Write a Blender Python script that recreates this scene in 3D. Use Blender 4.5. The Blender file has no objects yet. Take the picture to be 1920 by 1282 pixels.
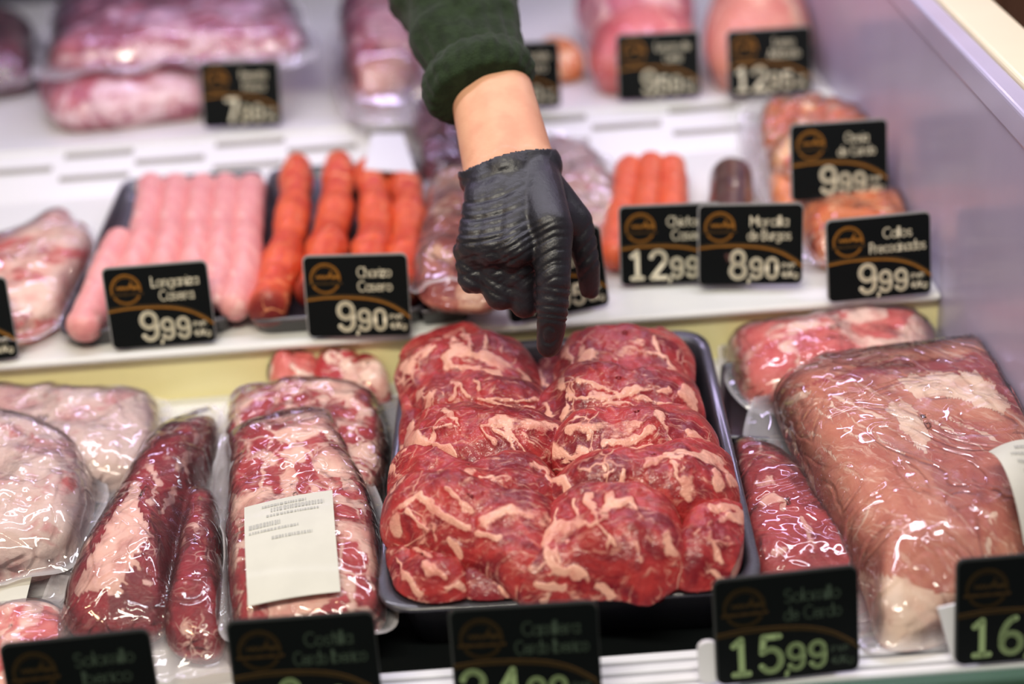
import bpy, bmesh, math, random
import numpy as np
from mathutils import Matrix, Vector
SC = bpy.context.scene
COL = SC.collection
random.seed(4)
# ---------------------------------------------------------------- camera
FPX = 1920*50/36
PITCH = math.radians(26); ROLL = math.radians(4.3); CAMZ = 1.45
cf = np.array([0, math.cos(PITCH), -math.sin(PITCH)])
cr = np.array([1., 0, 0]); cu = np.array([0, math.sin(PITCH), math.cos(PITCH)])
cx = math.cos(ROLL)*cr - math.sin(ROLL)*cu
cy = math.sin(ROLL)*cr + math.cos(ROLL)*cu
CAM = np.array([0, 0, CAMZ])
cam = bpy.data.objects.new('camera', bpy.data.cameras.new('camera')); COL.objects.link(cam)
cam.data.lens = 50; cam.data.sensor_width = 36; cam.data.clip_start = .01
m = Matrix.Identity(4)
for i in range(3):
    m[i][0] = cx[i]; m[i][1] = cy[i]; m[i][2] = -cf[i]; m[i][3] = CAM[i]
cam.matrix_world = m
cam.data.dof.use_dof = True; cam.data.dof.focus_distance = .93; cam.data.dof.aperture_fstop = 2.3
SC.camera = cam
# ---------------------------------------------------------------- world, lights, exposure
SC.view_settings.view_transform = 'Standard'; SC.view_settings.look = 'None'
SC.view_settings.gamma = 1; SC.view_settings.use_curve_mapping = False
SC.view_settings.exposure = 0.0
w = bpy.data.worlds.new('world'); SC.world = w; w.use_nodes = True
w.node_tree.nodes['Background'].inputs[0].default_value = (.58, .58, .62, 1)
w.node_tree.nodes['Background'].inputs[1].default_value = .26
def area(name, loc, target, sx, sy, power, col):
    l = bpy.data.lights.new(name, 'AREA'); l.shape = 'RECTANGLE'; l.size = sx; l.size_y = sy
    l.energy = power; l.color = col
    o = bpy.data.objects.new(name, l); COL.objects.link(o); o.location = loc
    o.rotation_euler = (Vector(target)-Vector(loc)).to_track_quat('-Z', 'Y').to_euler()
    return o
area('ceiling_spot_row', (-.15, .08, 2.2), (0, 1.0, .95), .9, .10, 17, (1, .93, .78))
area('case_tube_lamp', (0, 1.02, 1.72), (0, 1.05, .95), 1.3, .035, 4.8, (.90, .86, 1))
area('rear_tube_lamp', (0, 1.62, 1.62), (0, 1.35, .95), 1.3, .035, 3.6, (.72, .60, 1))
area('wall_fill_light', (1.2, 3.2, 2.6), (1.2, 4.2, 1.2), .6, .6, 80, (1, .85, .7))  # unseen light added to brighten the brown back wall
area('front_lamp', (-.9, .2, 1.9), (0, .9, .95), .25, .04, 2.2, (1, .72, .42))
# ---------------------------------------------------------------- geometry of rays
def dirpx(px, py): return cf + cx*((px-960)/FPX) - cy*((py-641)/FPX)
def on(px, py, a, b=0.0):
    d = dirpx(px, py); t = (a-CAMZ)/(d[2]-b*d[1]); return CAM + t*d
def at(px, py, d): return CAM + dirpx(px, py)*d
def topx(P):
    v = P-CAM; d = v@cf
    return 960+FPX*(v@cx)/d, 641-FPX*(v@cy)/d
DA = .885-.6*.108; DB = .108          # sloping front deck  z = DA + DB*Y
def deck(Y): return DA+DB*Y
ZM, ZB = .975, 1.034                   # middle shelf, back shelf
MB_ = .1; MA_ = ZM-MB_
def mid(Y): return MA_+MB_*Y
YV, YB = 1.300, 1.375               # foot and top of the vent riser
DECK = (DA, DB); MID = (MA_, MB_); BACK = (ZB, 0.)
# ---------------------------------------------------------------- helpers
def srgb(r, g, b):
    return tuple(((c/255+.055)/1.055)**2.4 if c/255 > .04045 else c/255/12.92 for c in (r, g, b))+(1,)
def hash3(i, j, k, s):
    h = (i*374761393 + j*668265263 + k*2147483647 + s*974634777) & 0xffffffff
    h = ((h ^ (h >> 13))*1274126177) & 0xffffffff
    h = ((h ^ (h >> 16))*2246822519) & 0xffffffff
    return ((h ^ (h >> 15)) & 0xffff)/65535.
def vnoise(x, y, z=0., s=0):
    x = np.asarray(x, float); y = np.asarray(y, float); z = np.zeros_like(x)+z
    i = np.floor(x).astype(np.int64); j = np.floor(y).astype(np.int64); k = np.floor(z).astype(np.int64)
    fx, fy, fz = x-i, y-j, z-k
    fx, fy, fz = (q*q*q*(q*(q*6-15)+10) for q in (fx, fy, fz))
    r = 0
    for a in (0, 1):
        for b in (0, 1):
            for c in (0, 1):
                r = r + hash3(i+a, j+b, k+c, s)*(fx if a else 1-fx)*(fy if b else 1-fy)*(fz if c else 1-fz)
    return r-.5
def fbm(x, y, z=0., s=0, o=3):
    r = 0; a = 1.; t = 0
    for q in range(o):
        r = r + a*vnoise(np.asarray(x)*2**q, np.asarray(y)*2**q, np.asarray(z)*2**q, s+q); t += a; a *= .5
    return r/t*2
def sstep(a, b, x):
    t = np.clip((x-a)/(b-a), 0, 1); return t*t*(3-2*t)
def polydist(px, py, pts):
    d = np.full(px.shape, 1e9)
    for (x0, y0), (x1, y1) in zip(pts[:-1], pts[1:]):
        vx, vy = x1-x0, y1-y0; L = vx*vx+vy*vy+1e-9
        t = np.clip(((px-x0)*vx+(py-y0)*vy)/L, 0, 1)
        d = np.minimum(d, np.hypot(px-x0-t*vx, py-y0-t*vy))
    return d
def inpoly(px, py, pts):
    r = np.zeros(px.shape, bool); n = len(pts)
    for i in range(n):
        x0, y0 = pts[i]; x1, y1 = pts[(i+1) % n]
        c = ((y0 > py) != (y1 > py)) & (px < (x1-x0)*(py-y0)/(y1-y0+1e-9)+x0); r ^= c
    return r
def spline(pts, n, closed=True):
    P = np.array(pts, float); m_ = len(P)
    if closed: Q = np.vstack([P[-1], P, P[0], P[1]])
    else: Q = np.vstack([2*P[0]-P[1], P, 2*P[-1]-P[-2]])
    segs = m_ if closed else m_-1
    out = []
    for i in range(segs):
        t = np.linspace(0, 1, 14, endpoint=False)[:, None]
        p0, p1, p2, p3 = Q[i], Q[i+1], Q[i+2], Q[i+3]
        out.append(.5*((2*p1)+(-p0+p2)*t+(2*p0-5*p1+4*p2-p3)*t*t+(-p0+3*p1-3*p2+p3)*t**3))
    out = np.vstack(out)
    if not closed: out = np.vstack([out, P[-1]])
    C = np.vstack([out, out[:1]]) if closed else out
    s = np.r_[0, np.cumsum(np.linalg.norm(np.diff(C, axis=0), axis=1))]
    tt = np.linspace(0, s[-1], n, endpoint=not closed)
    return np.stack([np.interp(tt, s, C[:, k]) for k in range(P.shape[1])], 1)
def tag(o, label=None, cat=None, group=None, kind=None):
    if label: o['label'] = label
    if cat: o['category'] = cat
    if group: o['group'] = group
    if kind: o['kind'] = kind
    return o
def mkobj(name, V, Fc, mat, parent=None, smooth=True, attrs=None):
    V = np.asarray(V, float)
    org = np.array([V[:, 0].mean(), V[:, 1].mean(), V[:, 2].min()])
    if parent is not None: org = np.array(parent.location)
    me = bpy.data.meshes.new(name)
    me.from_pydata((V-org).tolist(), [], [tuple(int(i) for i in q) for q in Fc]); me.update()
    if attrs:
        for k, a in attrs.items():
            at_ = me.attributes.new(k, 'FLOAT', 'POINT'); at_.data.foreach_set('value', np.asarray(a, np.float32))
    if smooth: me.polygons.foreach_set('use_smooth', [True]*len(me.polygons))
    if mat: me.materials.append(mat)
    o = bpy.data.objects.new(name, me); COL.objects.link(o)
    if parent is None: o.location = org
    else: o.parent = parent
    return o
def empty(name, loc, label, cat, group=None):
    o = bpy.data.objects.new(name, None); COL.objects.link(o); o.location = tuple(loc); o.empty_display_size = .02
    return tag(o, label, cat, group)
def box_vf(x0, x1, y0, y1, z0, z1):
    V = [(x, y, z) for x in (x0, x1) for y in (y0, y1) for z in (z0, z1)]
    return V, [(0, 1, 3, 2), (4, 6, 7, 5), (0, 4, 5, 1), (2, 3, 7, 6), (0, 2, 6, 4), (1, 5, 7, 3)]
def box(name, x0, x1, y0, y1, z0, z1, mat, parent=None, bev=0):
    V, Fc = box_vf(x0, x1, y0, y1, z0, z1)
    o = mkobj(name, V, Fc, mat, parent, smooth=False)
    if bev:
        b = o.modifiers.new('bevel', 'BEVEL'); b.width = bev; b.segments = 3
    return o
def grid_faces(n, m_, wrap=True, off=0):
    f = []
    for j in range(m_-1):
        for i in range(n if wrap else n-1):
            a = off+j*n+i; b = off+j*n+(i+1) % n
            f.append((a, b, b+n, a+n))
    return f
# ---------------------------------------------------------------- materials
class NT:
    def __init__(s, name):
        s.m = bpy.data.materials.new(name); s.m.use_nodes = True; s.t = s.m.node_tree
        s.t.nodes.clear(); s.out = s.t.nodes.new('ShaderNodeOutputMaterial')
    def n(s, typ, ins=None, **kw):
        q = s.t.nodes.new('ShaderNode'+typ)
        for k, v in kw.items(): setattr(q, k, v)
        for k, v in (ins or {}).items():
            if isinstance(v, bpy.types.NodeSocket): s.t.links.new(v, q.inputs[k])
            else: q.inputs[k].default_value = v
        return q
    def math(s, op, a, b=None, c=None, clamp=False):
        q = s.n('Math', operation=op, use_clamp=clamp)
        for i, v in enumerate((a, b, c)):
            if v is None: continue
            if isinstance(v, bpy.types.NodeSocket): s.t.links.new(v, q.inputs[i])
            else: q.inputs[i].default_value = v
        return q.outputs[0]
    def ramp(s, x, a, b, lo=0., hi=1.):
        return s.n('MapRange', {0: x, 1: a, 2: b, 3: lo, 4: hi}, interpolation_type='SMOOTHSTEP').outputs[0]
    def mix(s, f, a, b):
        q = s.n('Mix', data_type='RGBA')
        for i, v in ((0, f), (6, a), (7, b)):
            if isinstance(v, bpy.types.NodeSocket): s.t.links.new(v, q.inputs[i])
            else: q.inputs[i].default_value = v
        return q.outputs[2]
    def noise(s, scale, detail=3, vec=None, dist=0, rough=.5):
        d = {'Scale': scale, 'Detail': detail, 'Distortion': dist, 'Roughness': rough}
        if vec is not None: d['Vector'] = vec
        return s.n('TexNoise', d).outputs[0]
    def end(s, sh):
        s.t.links.new(sh, s.out.inputs[0]); return s.m
def plain(name, col, rough=.5, spec=.5, coat=0, bump=0, bscale=400, var=0, vscale=30, metal=0, col2=None, sheen=0):
    t = NT(name); tc = t.n('TexCoord').outputs['Object']
    c = col
    if var or col2:
        nz = t.noise(vscale, 4, tc)
        c = t.mix(t.ramp(nz, .35, .65), col, col2 if col2 else tuple(x*(1-var) for x in col[:3])+(1,))
    ins = {'Base Color': c, 'Roughness': rough, 'Specular IOR Level': spec, 'Coat Weight': coat, 'Metallic': metal, 'Coat Roughness': .1}
    if sheen: ins['Sheen Weight'] = sheen
    if bump:
        b = t.n('Bump', {'Strength': bump, 'Distance': .001, 'Height': t.noise(bscale, 3, tc)}); ins['Normal'] = b.outputs[0]
    return t.end(t.n('BsdfPrincipled', ins).outputs[0])
def meat(name, r1, r2, fat, vs=55, vw=.05, patch=.62, ps=35, fib=.35, fdir=(1, 5, 1), coat=.6, cr=.12, wr=0, sparkle=.5, fatamt=1., tone=(.2, .02, .03, 1), vmask=.5, frot=0.):
    """red muscle with fat veins (voronoi edges), fat patches, painted attribute 'fat', darker 'tone'"""
    t = NT(name); tc = t.n('TexCoord').outputs['Object']
    wn = t.n('TexNoise', {'Vector': tc, 'Scale': 30, 'Detail': 3})
    wv = t.n('VectorMath', {0: wn.outputs[1], 1: (.5, .5, .5)}, operation='SUBTRACT').outputs[0]
    ws = t.n('VectorMath', {0: wv, 'Scale': .03}, operation='SCALE').outputs[0]
    P = t.n('VectorMath', {0: tc, 1: ws}, operation='ADD').outputs[0]
    vor = t.n('TexVoronoi', {'Vector': P, 'Scale': vs}, feature='DISTANCE_TO_EDGE').outputs[0]
    veins = t.ramp(vor, vw, 0.)
    mk = t.ramp(t.noise(22, 2, tc), vmask-.06, vmask+.08)
    veins = t.math('MULTIPLY', veins, mk)
    patches = t.ramp(t.noise(ps, 5, P, .6), patch, patch+.05)
    at_ = t.n('Attribute', attribute_name='fat').outputs['Fac']
    n2 = t.math('MULTIPLY', t.math('SUBTRACT', t.noise(210, 5, tc, 0, .6), .5), .8)
    pf = t.ramp(t.math('ADD', at_, n2), .36, .78)
    F_ = t.math('MULTIPLY', t.math('MAXIMUM', t.math('MAXIMUM', veins, patches), pf), fatamt)
    red = t.mix(t.ramp(t.noise(38, 5, tc, .8, .6), .36, .66), r1, r2)
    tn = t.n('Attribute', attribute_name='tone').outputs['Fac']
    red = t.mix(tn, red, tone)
    Pr = t.n('VectorRotate', {'Vector': P, 'Angle': frot}, rotation_type='Z_AXIS').outputs[0] if frot else P
    mp = t.n('Mapping', {'Vector': Pr, 'Scale': tuple(60*q for q in fdir)}).outputs[0]
    fb = t.noise(1.6, 5, mp, .4, .65)
    fbc = t.ramp(fb, .52, .72)
    red = t.mix(t.math('MULTIPLY', fbc, fib), red, fat)
    fatc = t.mix(t.ramp(t.noise(60, 3, tc), .4, .7), fat, tuple(.55*a+.45*b for a, b in zip(fat[:3], r1[:3]))+(1,))
    c = t.mix(F_, red, fatc)
    hgt = t.math('ADD', t.math('MULTIPLY', fb, .5), t.math('ADD', t.math('MULTIPLY', F_, .5), t.math('MULTIPLY', t.noise(420, 3, tc), .5)))
    b = t.n('Bump', {'Strength': .5, 'Distance': .0024, 'Height': hgt})
    # wet / film gloss layer
    ch = t.math('MULTIPLY', t.noise(260, 2, tc), 1.0)
    if wr:
        v2 = t.n('TexNoise', {'Vector': P, 'Scale': 26, 'Detail': 2, 'Distortion': 1.6}).outputs[0]
        ridge = t.math('ABSOLUTE', t.math('SUBTRACT', v2, .5))
        ch = t.math('ADD', t.math('MULTIPLY', t.ramp(ridge, 0, .06), -5*wr), t.math('MULTIPLY', t.noise(45, 1, tc), 6*wr))
    cb = t.n('Bump', {'Strength': .75, 'Distance': .0022 if wr else .0019, 'Height': ch})
    ins = {'Base Color': c, 'Roughness': .42, 'Specular IOR Level': .35, 'Coat Weight': coat, 'Coat Roughness': cr,
           'Normal': b.outputs[0], 'Coat Normal': cb.outputs[0]}
    return t.end(t.n('BsdfPrincipled', ins).outputs[0])
def film_mat(name, milk=.07, scale=34, strength=.8, rough=.07, tint=(.96, .95, .97, 1), k=1.0):
    t = NT(name); tc = t.n('TexCoord').outputs['Object']
    v2 = t.n('TexNoise', {'Vector': tc, 'Scale': scale*.42, 'Detail': 1, 'Distortion': 2.2}).outputs[0]
    ridge = t.ramp(t.math('ABSOLUTE', t.math('SUBTRACT', v2, .5)), 0, .07)
    h = t.math('ADD', t.math('MULTIPLY', ridge, -1.), t.math('MULTIPLY', t.noise(scale*1.1, 1, tc), .9))
    b = t.n('Bump', {'Strength': strength, 'Distance': .003, 'Height': h}).outputs[0]
    fr = t.n('Fresnel', {'IOR': 1.5, 'Normal': b}).outputs[0]
    g = t.n('BsdfGlossy', {'Color': (1, 1, 1, 1), 'Roughness': rough, 'Normal': b}).outputs[0]
    d = t.n('BsdfDiffuse', {'Color': (.85, .82, .86, 1)}).outputs[0]
    tr = t.n('BsdfTransparent', {'Color': tint}).outputs[0]
    mk = t.math('ADD', t.math('MULTIPLY', t.n('Attribute', attribute_name='flap').outputs['Fac'], .34), milk)
    a = t.n('MixShader', {0: mk, 1: tr, 2: d}).outputs[0]
    s = t.n('MixShader', {0: t.math('MULTIPLY', fr, k*1.3, clamp=True), 1: a, 2: g}).outputs[0]
    return t.end(s)
RED1, RED2 = srgb(178, 52, 50), srgb(116, 16, 30)
FAT = srgb(234, 174, 152)
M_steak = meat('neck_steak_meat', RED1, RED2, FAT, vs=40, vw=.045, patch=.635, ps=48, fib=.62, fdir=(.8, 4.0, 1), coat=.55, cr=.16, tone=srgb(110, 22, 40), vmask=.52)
M_loin = meat('tenderloin_meat', srgb(160, 26, 44), srgb(118, 12, 28), srgb(236, 196, 184), vs=70, vw=.05, patch=.6, ps=46, fib=.2, coat=1, cr=.06, wr=.3, vmask=.62)
M_rib = meat('rib_meat', srgb(186, 52, 58), srgb(158, 34, 44), srgb(240, 205, 188), vs=40, vw=.08, patch=.5, ps=30, fib=.2, coat=1, cr=.06, wr=.5, vmask=.5)
M_pale = meat('pale_fat_meat', srgb(214, 176, 170), srgb(200, 136, 136), srgb(224, 202, 194), vs=24, vw=.12, patch=.46, ps=22, fib=.35, fdir=(1, 4, 1), coat=1, cr=.06, wr=.55, tone=srgb(190, 70, 70), vmask=.4)
M_shoulder = meat('shoulder_meat', srgb(204, 138, 114), srgb(186, 108, 90), srgb(240, 216, 196), vs=12, vw=.02, patch=.8, ps=18, fib=.75, fdir=(3.0, .35, 1), frot=-.62, coat=1, cr=.05, wr=.12, tone=srgb(160, 50, 60), vmask=.7)
M_flank = meat('red_flank_meat', srgb(182, 66, 66), srgb(150, 38, 48), srgb(238, 196, 180), vs=14, vw=.03, patch=.64, ps=32, fib=.15, coat=1, cr=.06, wr=.4, vmask=.6)
M_belly = meat('belly_meat', srgb(220, 120, 112), srgb(206, 84, 84), srgb(244, 216, 200), vs=16, vw=.1, patch=.47, ps=20, fib=.25, fdir=(1, 5, 2), coat=.5, cr=.15, vmask=.5)
M_backbelly = meat('pink_belly_meat', srgb(196, 112, 124), srgb(148, 60, 92), srgb(230, 196, 204), vs=10, vw=.05, patch=.53, ps=14, fib=.45, fdir=(.25, 3, 5), coat=1, cr=.08, wr=.7, vmask=.5)
M_dark = meat('dark_red_meat', srgb(120, 24, 50), srgb(70, 10, 36), srgb(170, 90, 120), vs=20, vw=.03, patch=.66, ps=20, fib=.1, coat=1, cr=.08, wr=.7)
M_ham = meat('raw_ham', srgb(200, 110, 120), srgb(150, 60, 92), srgb(238, 196, 190), vs=8, vw=.05, patch=.5, ps=10, fib=.2, coat=.8, cr=.1, wr=.4)
M_cooked = meat('cooked_ham_meat', srgb(226, 150, 128), srgb(214, 128, 108), srgb(244, 196, 160), vs=10, vw=.03, patch=.6, ps=14, fib=.25, fdir=(1, .5, 3), coat=.7, cr=.12, wr=.3)
M_morta = meat('pink_cured_meat', srgb(222, 120, 116), srgb(200, 80, 84), srgb(240, 190, 180), vs=30, vw=.02, patch=.62, ps=20, fib=.1, coat=.8, cr=.12, wr=.3)
M_orange = meat('orange_cooked_meat', srgb(226, 138, 78), srgb(206, 96, 44), srgb(246, 206, 160), vs=30, vw=.06, patch=.55, ps=34, fib=.3, fdir=(1, 3, 1), coat=.8, cr=.15)
M_brownpack = meat('brown_pork_meat', srgb(190, 120, 104), srgb(140, 60, 56), srgb(226, 186, 160), vs=14, vw=.05, patch=.52, ps=20, fib=.2, coat=1, cr=.06, wr=.5)
M_longa = meat('fresh_pink_sausage', srgb(236, 164, 160), srgb(226, 144, 144), srgb(244, 196, 188), vs=60, vw=.04, patch=.60, ps=60, fib=.08, coat=.45, cr=.2, vmask=.55)
M_chorizo = meat('chorizo_casing', srgb(232, 104, 60), srgb(204, 66, 38), srgb(244, 164, 110), vs=50, vw=.03, patch=.60, ps=60, fib=.1, coat=.35, cr=.25, tone=srgb(120, 30, 30), vmask=.6)
M_chis = meat('orange_sausage_casing', srgb(232, 104, 62), srgb(212, 80, 44), srgb(246, 160, 120), vs=50, vw=.02, patch=.68, ps=50, fib=.1, coat=.4, cr=.2)
M_morc = plain('black_pudding_casing', srgb(84, 50, 44), .3, .5, .6, .2, 300, .35, 60)
M_film = film_mat('clear_film', .03, 34, .3, .05)
M_film2 = film_mat('clear_film_soft', .06, 20, .4, .08)
M_foam = plain('black_foam', srgb(52, 50, 58), .34, .8, .8, .35, 900, .25, 700)
M_black = plain('black_card', srgb(9, 13, 14), .55, .12, 0, .08, 1500)
M_white = plain('white_plastic', srgb(232, 232, 236), .35, .5, .2, .02, 300)
M_grey = plain('grey_plastic_back', srgb(150, 150, 150), .4)
M_greyd = plain('grey_plastic_back_shaded', srgb(58, 60, 60), .4)  # backing of the front tags, darkened as if in shade
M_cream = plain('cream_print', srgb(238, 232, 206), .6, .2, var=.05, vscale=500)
M_dim = plain('cream_print_shaded', srgb(66, 80, 68), .6, .2, var=.05, vscale=500)  # front tag lettering: cream print with shade put into its colour
M_price_shaded = plain('price_print_shaded', srgb(150, 172, 124), .6, .2, var=.05, vscale=500)  # front tag price: dimmed for shade, greened as if behind tinted glass
M_golddim = plain('gold_print_shaded', srgb(60, 46, 22), .6, .2, var=.1, vscale=300)  # gold print of the front tags, shade mixed into the colour
M_gold = plain('gold_print', srgb(160, 108, 38), .5, .3, var=.12, vscale=300)
M_goldd = plain('dark_gold_print', srgb(92, 70, 38), .5, .3, var=.1, vscale=300)
M_paper = plain('label_paper', srgb(212, 211, 200), .6, .3, .05, .1, 200, .05, 40)
M_ink = plain('grey_ink', srgb(188, 188, 182), .7, .2, var=.2, vscale=900)
M_shelf = plain('white_shelf', srgb(230, 231, 228), .3, .5, .2, .03, 80, .04, 6)
M_riser = plain('cream_riser', srgb(252, 244, 184), .22, .6, .5, .02, 80, .05, 8)
M_slot = plain('slot_dark', srgb(158, 154, 144), .5, var=.1)
M_end = plain('lavender_end_panel', srgb(176, 170, 194), .32, .5, .2, .03, 30, .12, 7)
M_rail = plain('cream_rail', srgb(226, 214, 182), .4, .5, .1, .02, 60, .06, 9)
M_steel = plain('dark_steel', srgb(40, 34, 52), .3, .5, .3, .03, 60, .2, 6)
M_base = plain('cabinet_grey', srgb(90, 92, 96), .4, var=.1)
M_floor = plain('floor_tile', srgb(110, 100, 92), .4, var=.15, vscale=2)
M_wall = plain('brown_wall', srgb(120, 84, 66), .6, var=.2, vscale=3)
M_wood = plain('brown_wood_post', srgb(82, 54, 42), .5, var=.25, vscale=5)
M_green = plain('green_glass_edge', srgb(58, 92, 70), .25, .6, .6, .02, 50, .1, 20)
M_skin = plain('skin', srgb(216, 162, 130), .5, .4, .05, .15, 500, col2=srgb(206, 146, 116), vscale=40)
def glove_material():
    t = NT('black_nitrile'); tc = t.n('TexCoord').outputs['Object']
    b = t.n('Bump', {'Strength': .35, 'Distance': .001, 'Height': t.noise(350, 3, tc)}).outputs[0]
    c = t.mix(t.ramp(t.noise(40, 3, tc), .4, .7), srgb(22, 20, 26), srgb(32, 28, 36))
    return t.end(t.n('BsdfPrincipled', {'Base Color': c, 'Roughness': .44, 'Specular IOR Level': .6, 'Normal': b}).outputs[0])
M_glove = glove_material()
M_fleece = plain('dark_green_fleece', srgb(38, 50, 30), .95, .1, 0, 1., 650, .35, 120, sheen=.08)
# ---------------------------------------------------------------- generic builders
class Blob:
    """soft slab traced by its footprint, real thickness T, standing on base plane a+b*Y"""
    def __init__(s, pts, base, T, up=0., e=3., k=.35, tilt=0., amp=.004, ns=45, seed=0, pw=.5, raw=False, mound=None):
        s.a, s.b = base; s.up = up; s.T = T; s.e = e; s.tilt = tilt; s.amp = amp; s.ns = ns; s.seed = seed; s.pw = pw
        if raw: P = np.array([(x, y) for x, y in pts], float)
        else:
            P = np.array([on(x, y, s.a+up+k*T, s.b)[:2] for x, y in pts])
            if mound:
                mz = np.zeros(len(P))
                for _ in range(8):
                    mz = .65*mz+.35*np.array([float(mound(q[0], q[1])) for q in P])
                    P = np.array([on(x, y, s.a+up+k*T+z_, s.b)[:2] for (x, y), z_ in zip(pts, mz)])
        s.mound = mound
        s.out = spline(P, 240)
        A = s.out; s.c = A.mean(0)
        d = s.out-s.c; s.th = np.arctan2(d[:, 1], d[:, 0]); s.R = np.hypot(d[:, 0], d[:, 1])
        o = np.argsort(s.th); s.th = s.th[o]; s.R = s.R[o]; s.ymin, s.ymax = A[:, 1].min(), A[:, 1].max()
    def rho(s, x, y):
        dx, dy = x-s.c[0], y-s.c[1]
        R = np.interp(np.arctan2(dy, dx), s.th, s.R, period=2*math.pi)
        return np.hypot(dx, dy)/R
    def prof(s, rho): return .3*s.T+.7*s.T*np.clip(1-np.clip(rho, 0, 1)**s.e, 0, 1)**s.pw
    def base(s, y): return s.a+s.b*y+s.up
    def lift(s, y): return s.tilt*((y-s.ymin)/(s.ymax-s.ymin)-.5)
    def height(s, x, y):
        r = s.rho(x, y)
        h = s.prof(r)+s.amp*fbm(x*s.ns, y*s.ns, s.seed*3.7, s.seed, 4)*np.clip(1.15-r**5, 0, 1)
        return np.where(r <= 1, h+s.lift(y), 0)
def fit(V, b, g=.0008):
    """soft pieces press against the case walls instead of passing through them"""
    V = V.copy(); V[:, 0] = np.minimum(V[:, 0], .336-g+.002*np.tanh(np.minimum(0, .336-V[:, 0])*20))
    if b == DB:
        V[:, 1] = np.minimum(V[:, 1], 1.0105-g); V[:, 2] = np.where(V[:, 1] < .675, np.maximum(V[:, 2], .9165), V[:, 2])
    elif b == MB_:
        V[:, 2] = np.maximum(V[:, 2], np.where(V[:, 1] > YV-.004, mid(YV)+.0008+np.clip(V[:, 1]-YV+.004, 0, YB-YV)*(ZB-mid(YV))/(YB-YV)*1.06, 0))
    return V
def tray_clamp(V):
    """meat below the rim stays inside the tray walls"""
    yc = .839; hx = .1065-.0008*0; hy = .1425
    u_ = (V[:, 0]-(.020+(V[:, 1]-yc)*.034))/hx; v_ = (V[:, 1]-yc)/hy
    r = (np.abs(u_)**6+np.abs(v_)**6)**(1/6)
    dz = (deck(V[:, 1])+.042)-V[:, 2]
    lim = np.where(dz > -.004, .985-np.clip(dz+.004, 0, .045)/.045*.15, 1.12)
    k = np.where(r > lim, lim/np.maximum(r, 1e-6), 1.)
    V = V.copy(); V[:, 0] = (.020+(V[:, 1]-yc)*.034)+u_*k*hx; V[:, 1] = yc+v_*k*hy
    V[:, 2] = np.maximum(V[:, 2], deck(V[:, 1])+.0075)
    return V
def blob(name, B, mat, parent=None, lines=(), polys=(), tones=(), n=150, m_=46, relief=.0008, drop=0., wob=5., creases=(), rim=None, lw=1.):
    order = np.argsort(np.arctan2(*(B.out-B.c).T[::-1]))
    T_ = np.linspace(-math.pi, math.pi, n, endpoint=False)
    R = np.interp(T_, B.th, B.R, period=2*math.pi)
    ux, uy = np.cos(T_), np.sin(T_)
    rh = np.sin(np.linspace(0, 1, m_)[1:]*math.pi/2)
    X = B.c[0]+np.outer(rh, R*ux); Y = B.c[1]+np.outer(rh, R*uy)
    X = X.ravel(); Y = Y.ravel(); rr = np.repeat(rh, n)
    H = B.prof(rr)+B.amp*fbm(X*B.ns, Y*B.ns, B.seed*3.7, B.seed, 4)*np.clip(1.15-rr**5, 0, 1)
    X = np.r_[B.c[0], X]; Y = np.r_[B.c[1], Y]; H = np.r_[H[:n].mean(), H]
    Z = B.base(Y)+H+B.lift(Y)
    if B.mound: Z = Z+B.mound(X, Y)
    V = np.stack([X, Y, Z], 1)
    px, py = topx(V)
    wx = px+wob*1.3*fbm(X*40, Y*40, 2., B.seed+5, 2)+wob*fbm(X*160, Y*160, 1., B.seed+7, 3)*2; wy = py+wob*1.3*fbm(X*40, Y*40, 8., B.seed+6, 2)+wob*fbm(X*160, Y*160, 9., B.seed+9, 3)*2
    fat = np.zeros(len(V)); tone = np.zeros(len(V))
    wn = fbm(X*75, Y*75, 3., B.seed+15, 3); wi = fbm(X*45, Y*45, 6., B.seed+16, 2)
    for l, wd in lines:
        w_ = lw*wd*np.clip(.95+1.5*wn, .2, 2.)
        fat = np.maximum(fat, (1-sstep(w_*.35, w_*1.6+1.2, polydist(wx, wy, l)))*np.clip(.95+.9*wi, .35, 1))
    if rim: fat = np.maximum(fat, sstep(.90, .97, np.r_[0, rr])*sstep(rim, rim+.25, fbm(X*30, Y*30, 5., B.seed+2, 2)))
    for p in polys: fat = np.maximum(fat, inpoly(wx, wy, p)*1.)
    for p, v in tones: tone = np.maximum(tone, inpoly(wx, wy, p)*v)
    if B.mound:
        V = tray_clamp(V)
    for l, wd, dp in creases:
        V[:, 2] -= dp*np.exp(-(polydist(wx, wy, l)/wd)**2)
    V[:, 2] += relief*(fat-.3)*(np.r_[0, rr] < .97)
    # underside
    s = np.array([.9]); Xb = B.c[0]+.9*R*ux; Yb = B.c[1]+.9*R*uy
    zb = B.base(Yb)-drop+np.minimum(B.lift(Yb), 0)*0
    Vb = np.vstack([np.stack([Xb, Yb, zb], 1), [[B.c[0], B.c[1], B.base(B.c[1])-drop]]])
    Fc = [(0, 1+(i) % n, 1+(i+1) % n) for i in range(n)]
    Fc += [tuple(q) for q in grid_faces(n, m_-1, True, 1)]
    lo = 1+(m_-2)*n; ob = len(V)
    Fc += [(lo+i, lo+(i+1) % n, ob+(i+1) % n, ob+i) for i in range(n)]
    Fc += [(ob+(i+1) % n, ob+n, ob+i) for i in range(n)]
    if B.mound: Vb = tray_clamp(Vb)
    V = fit(np.vstack([V, Vb]), B.b)
    z = np.zeros(n+1)
    return mkobj(name, V, Fc, mat, parent, attrs={'fat': np.r_[fat, z], 'tone': np.r_[tone, z]})
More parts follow.
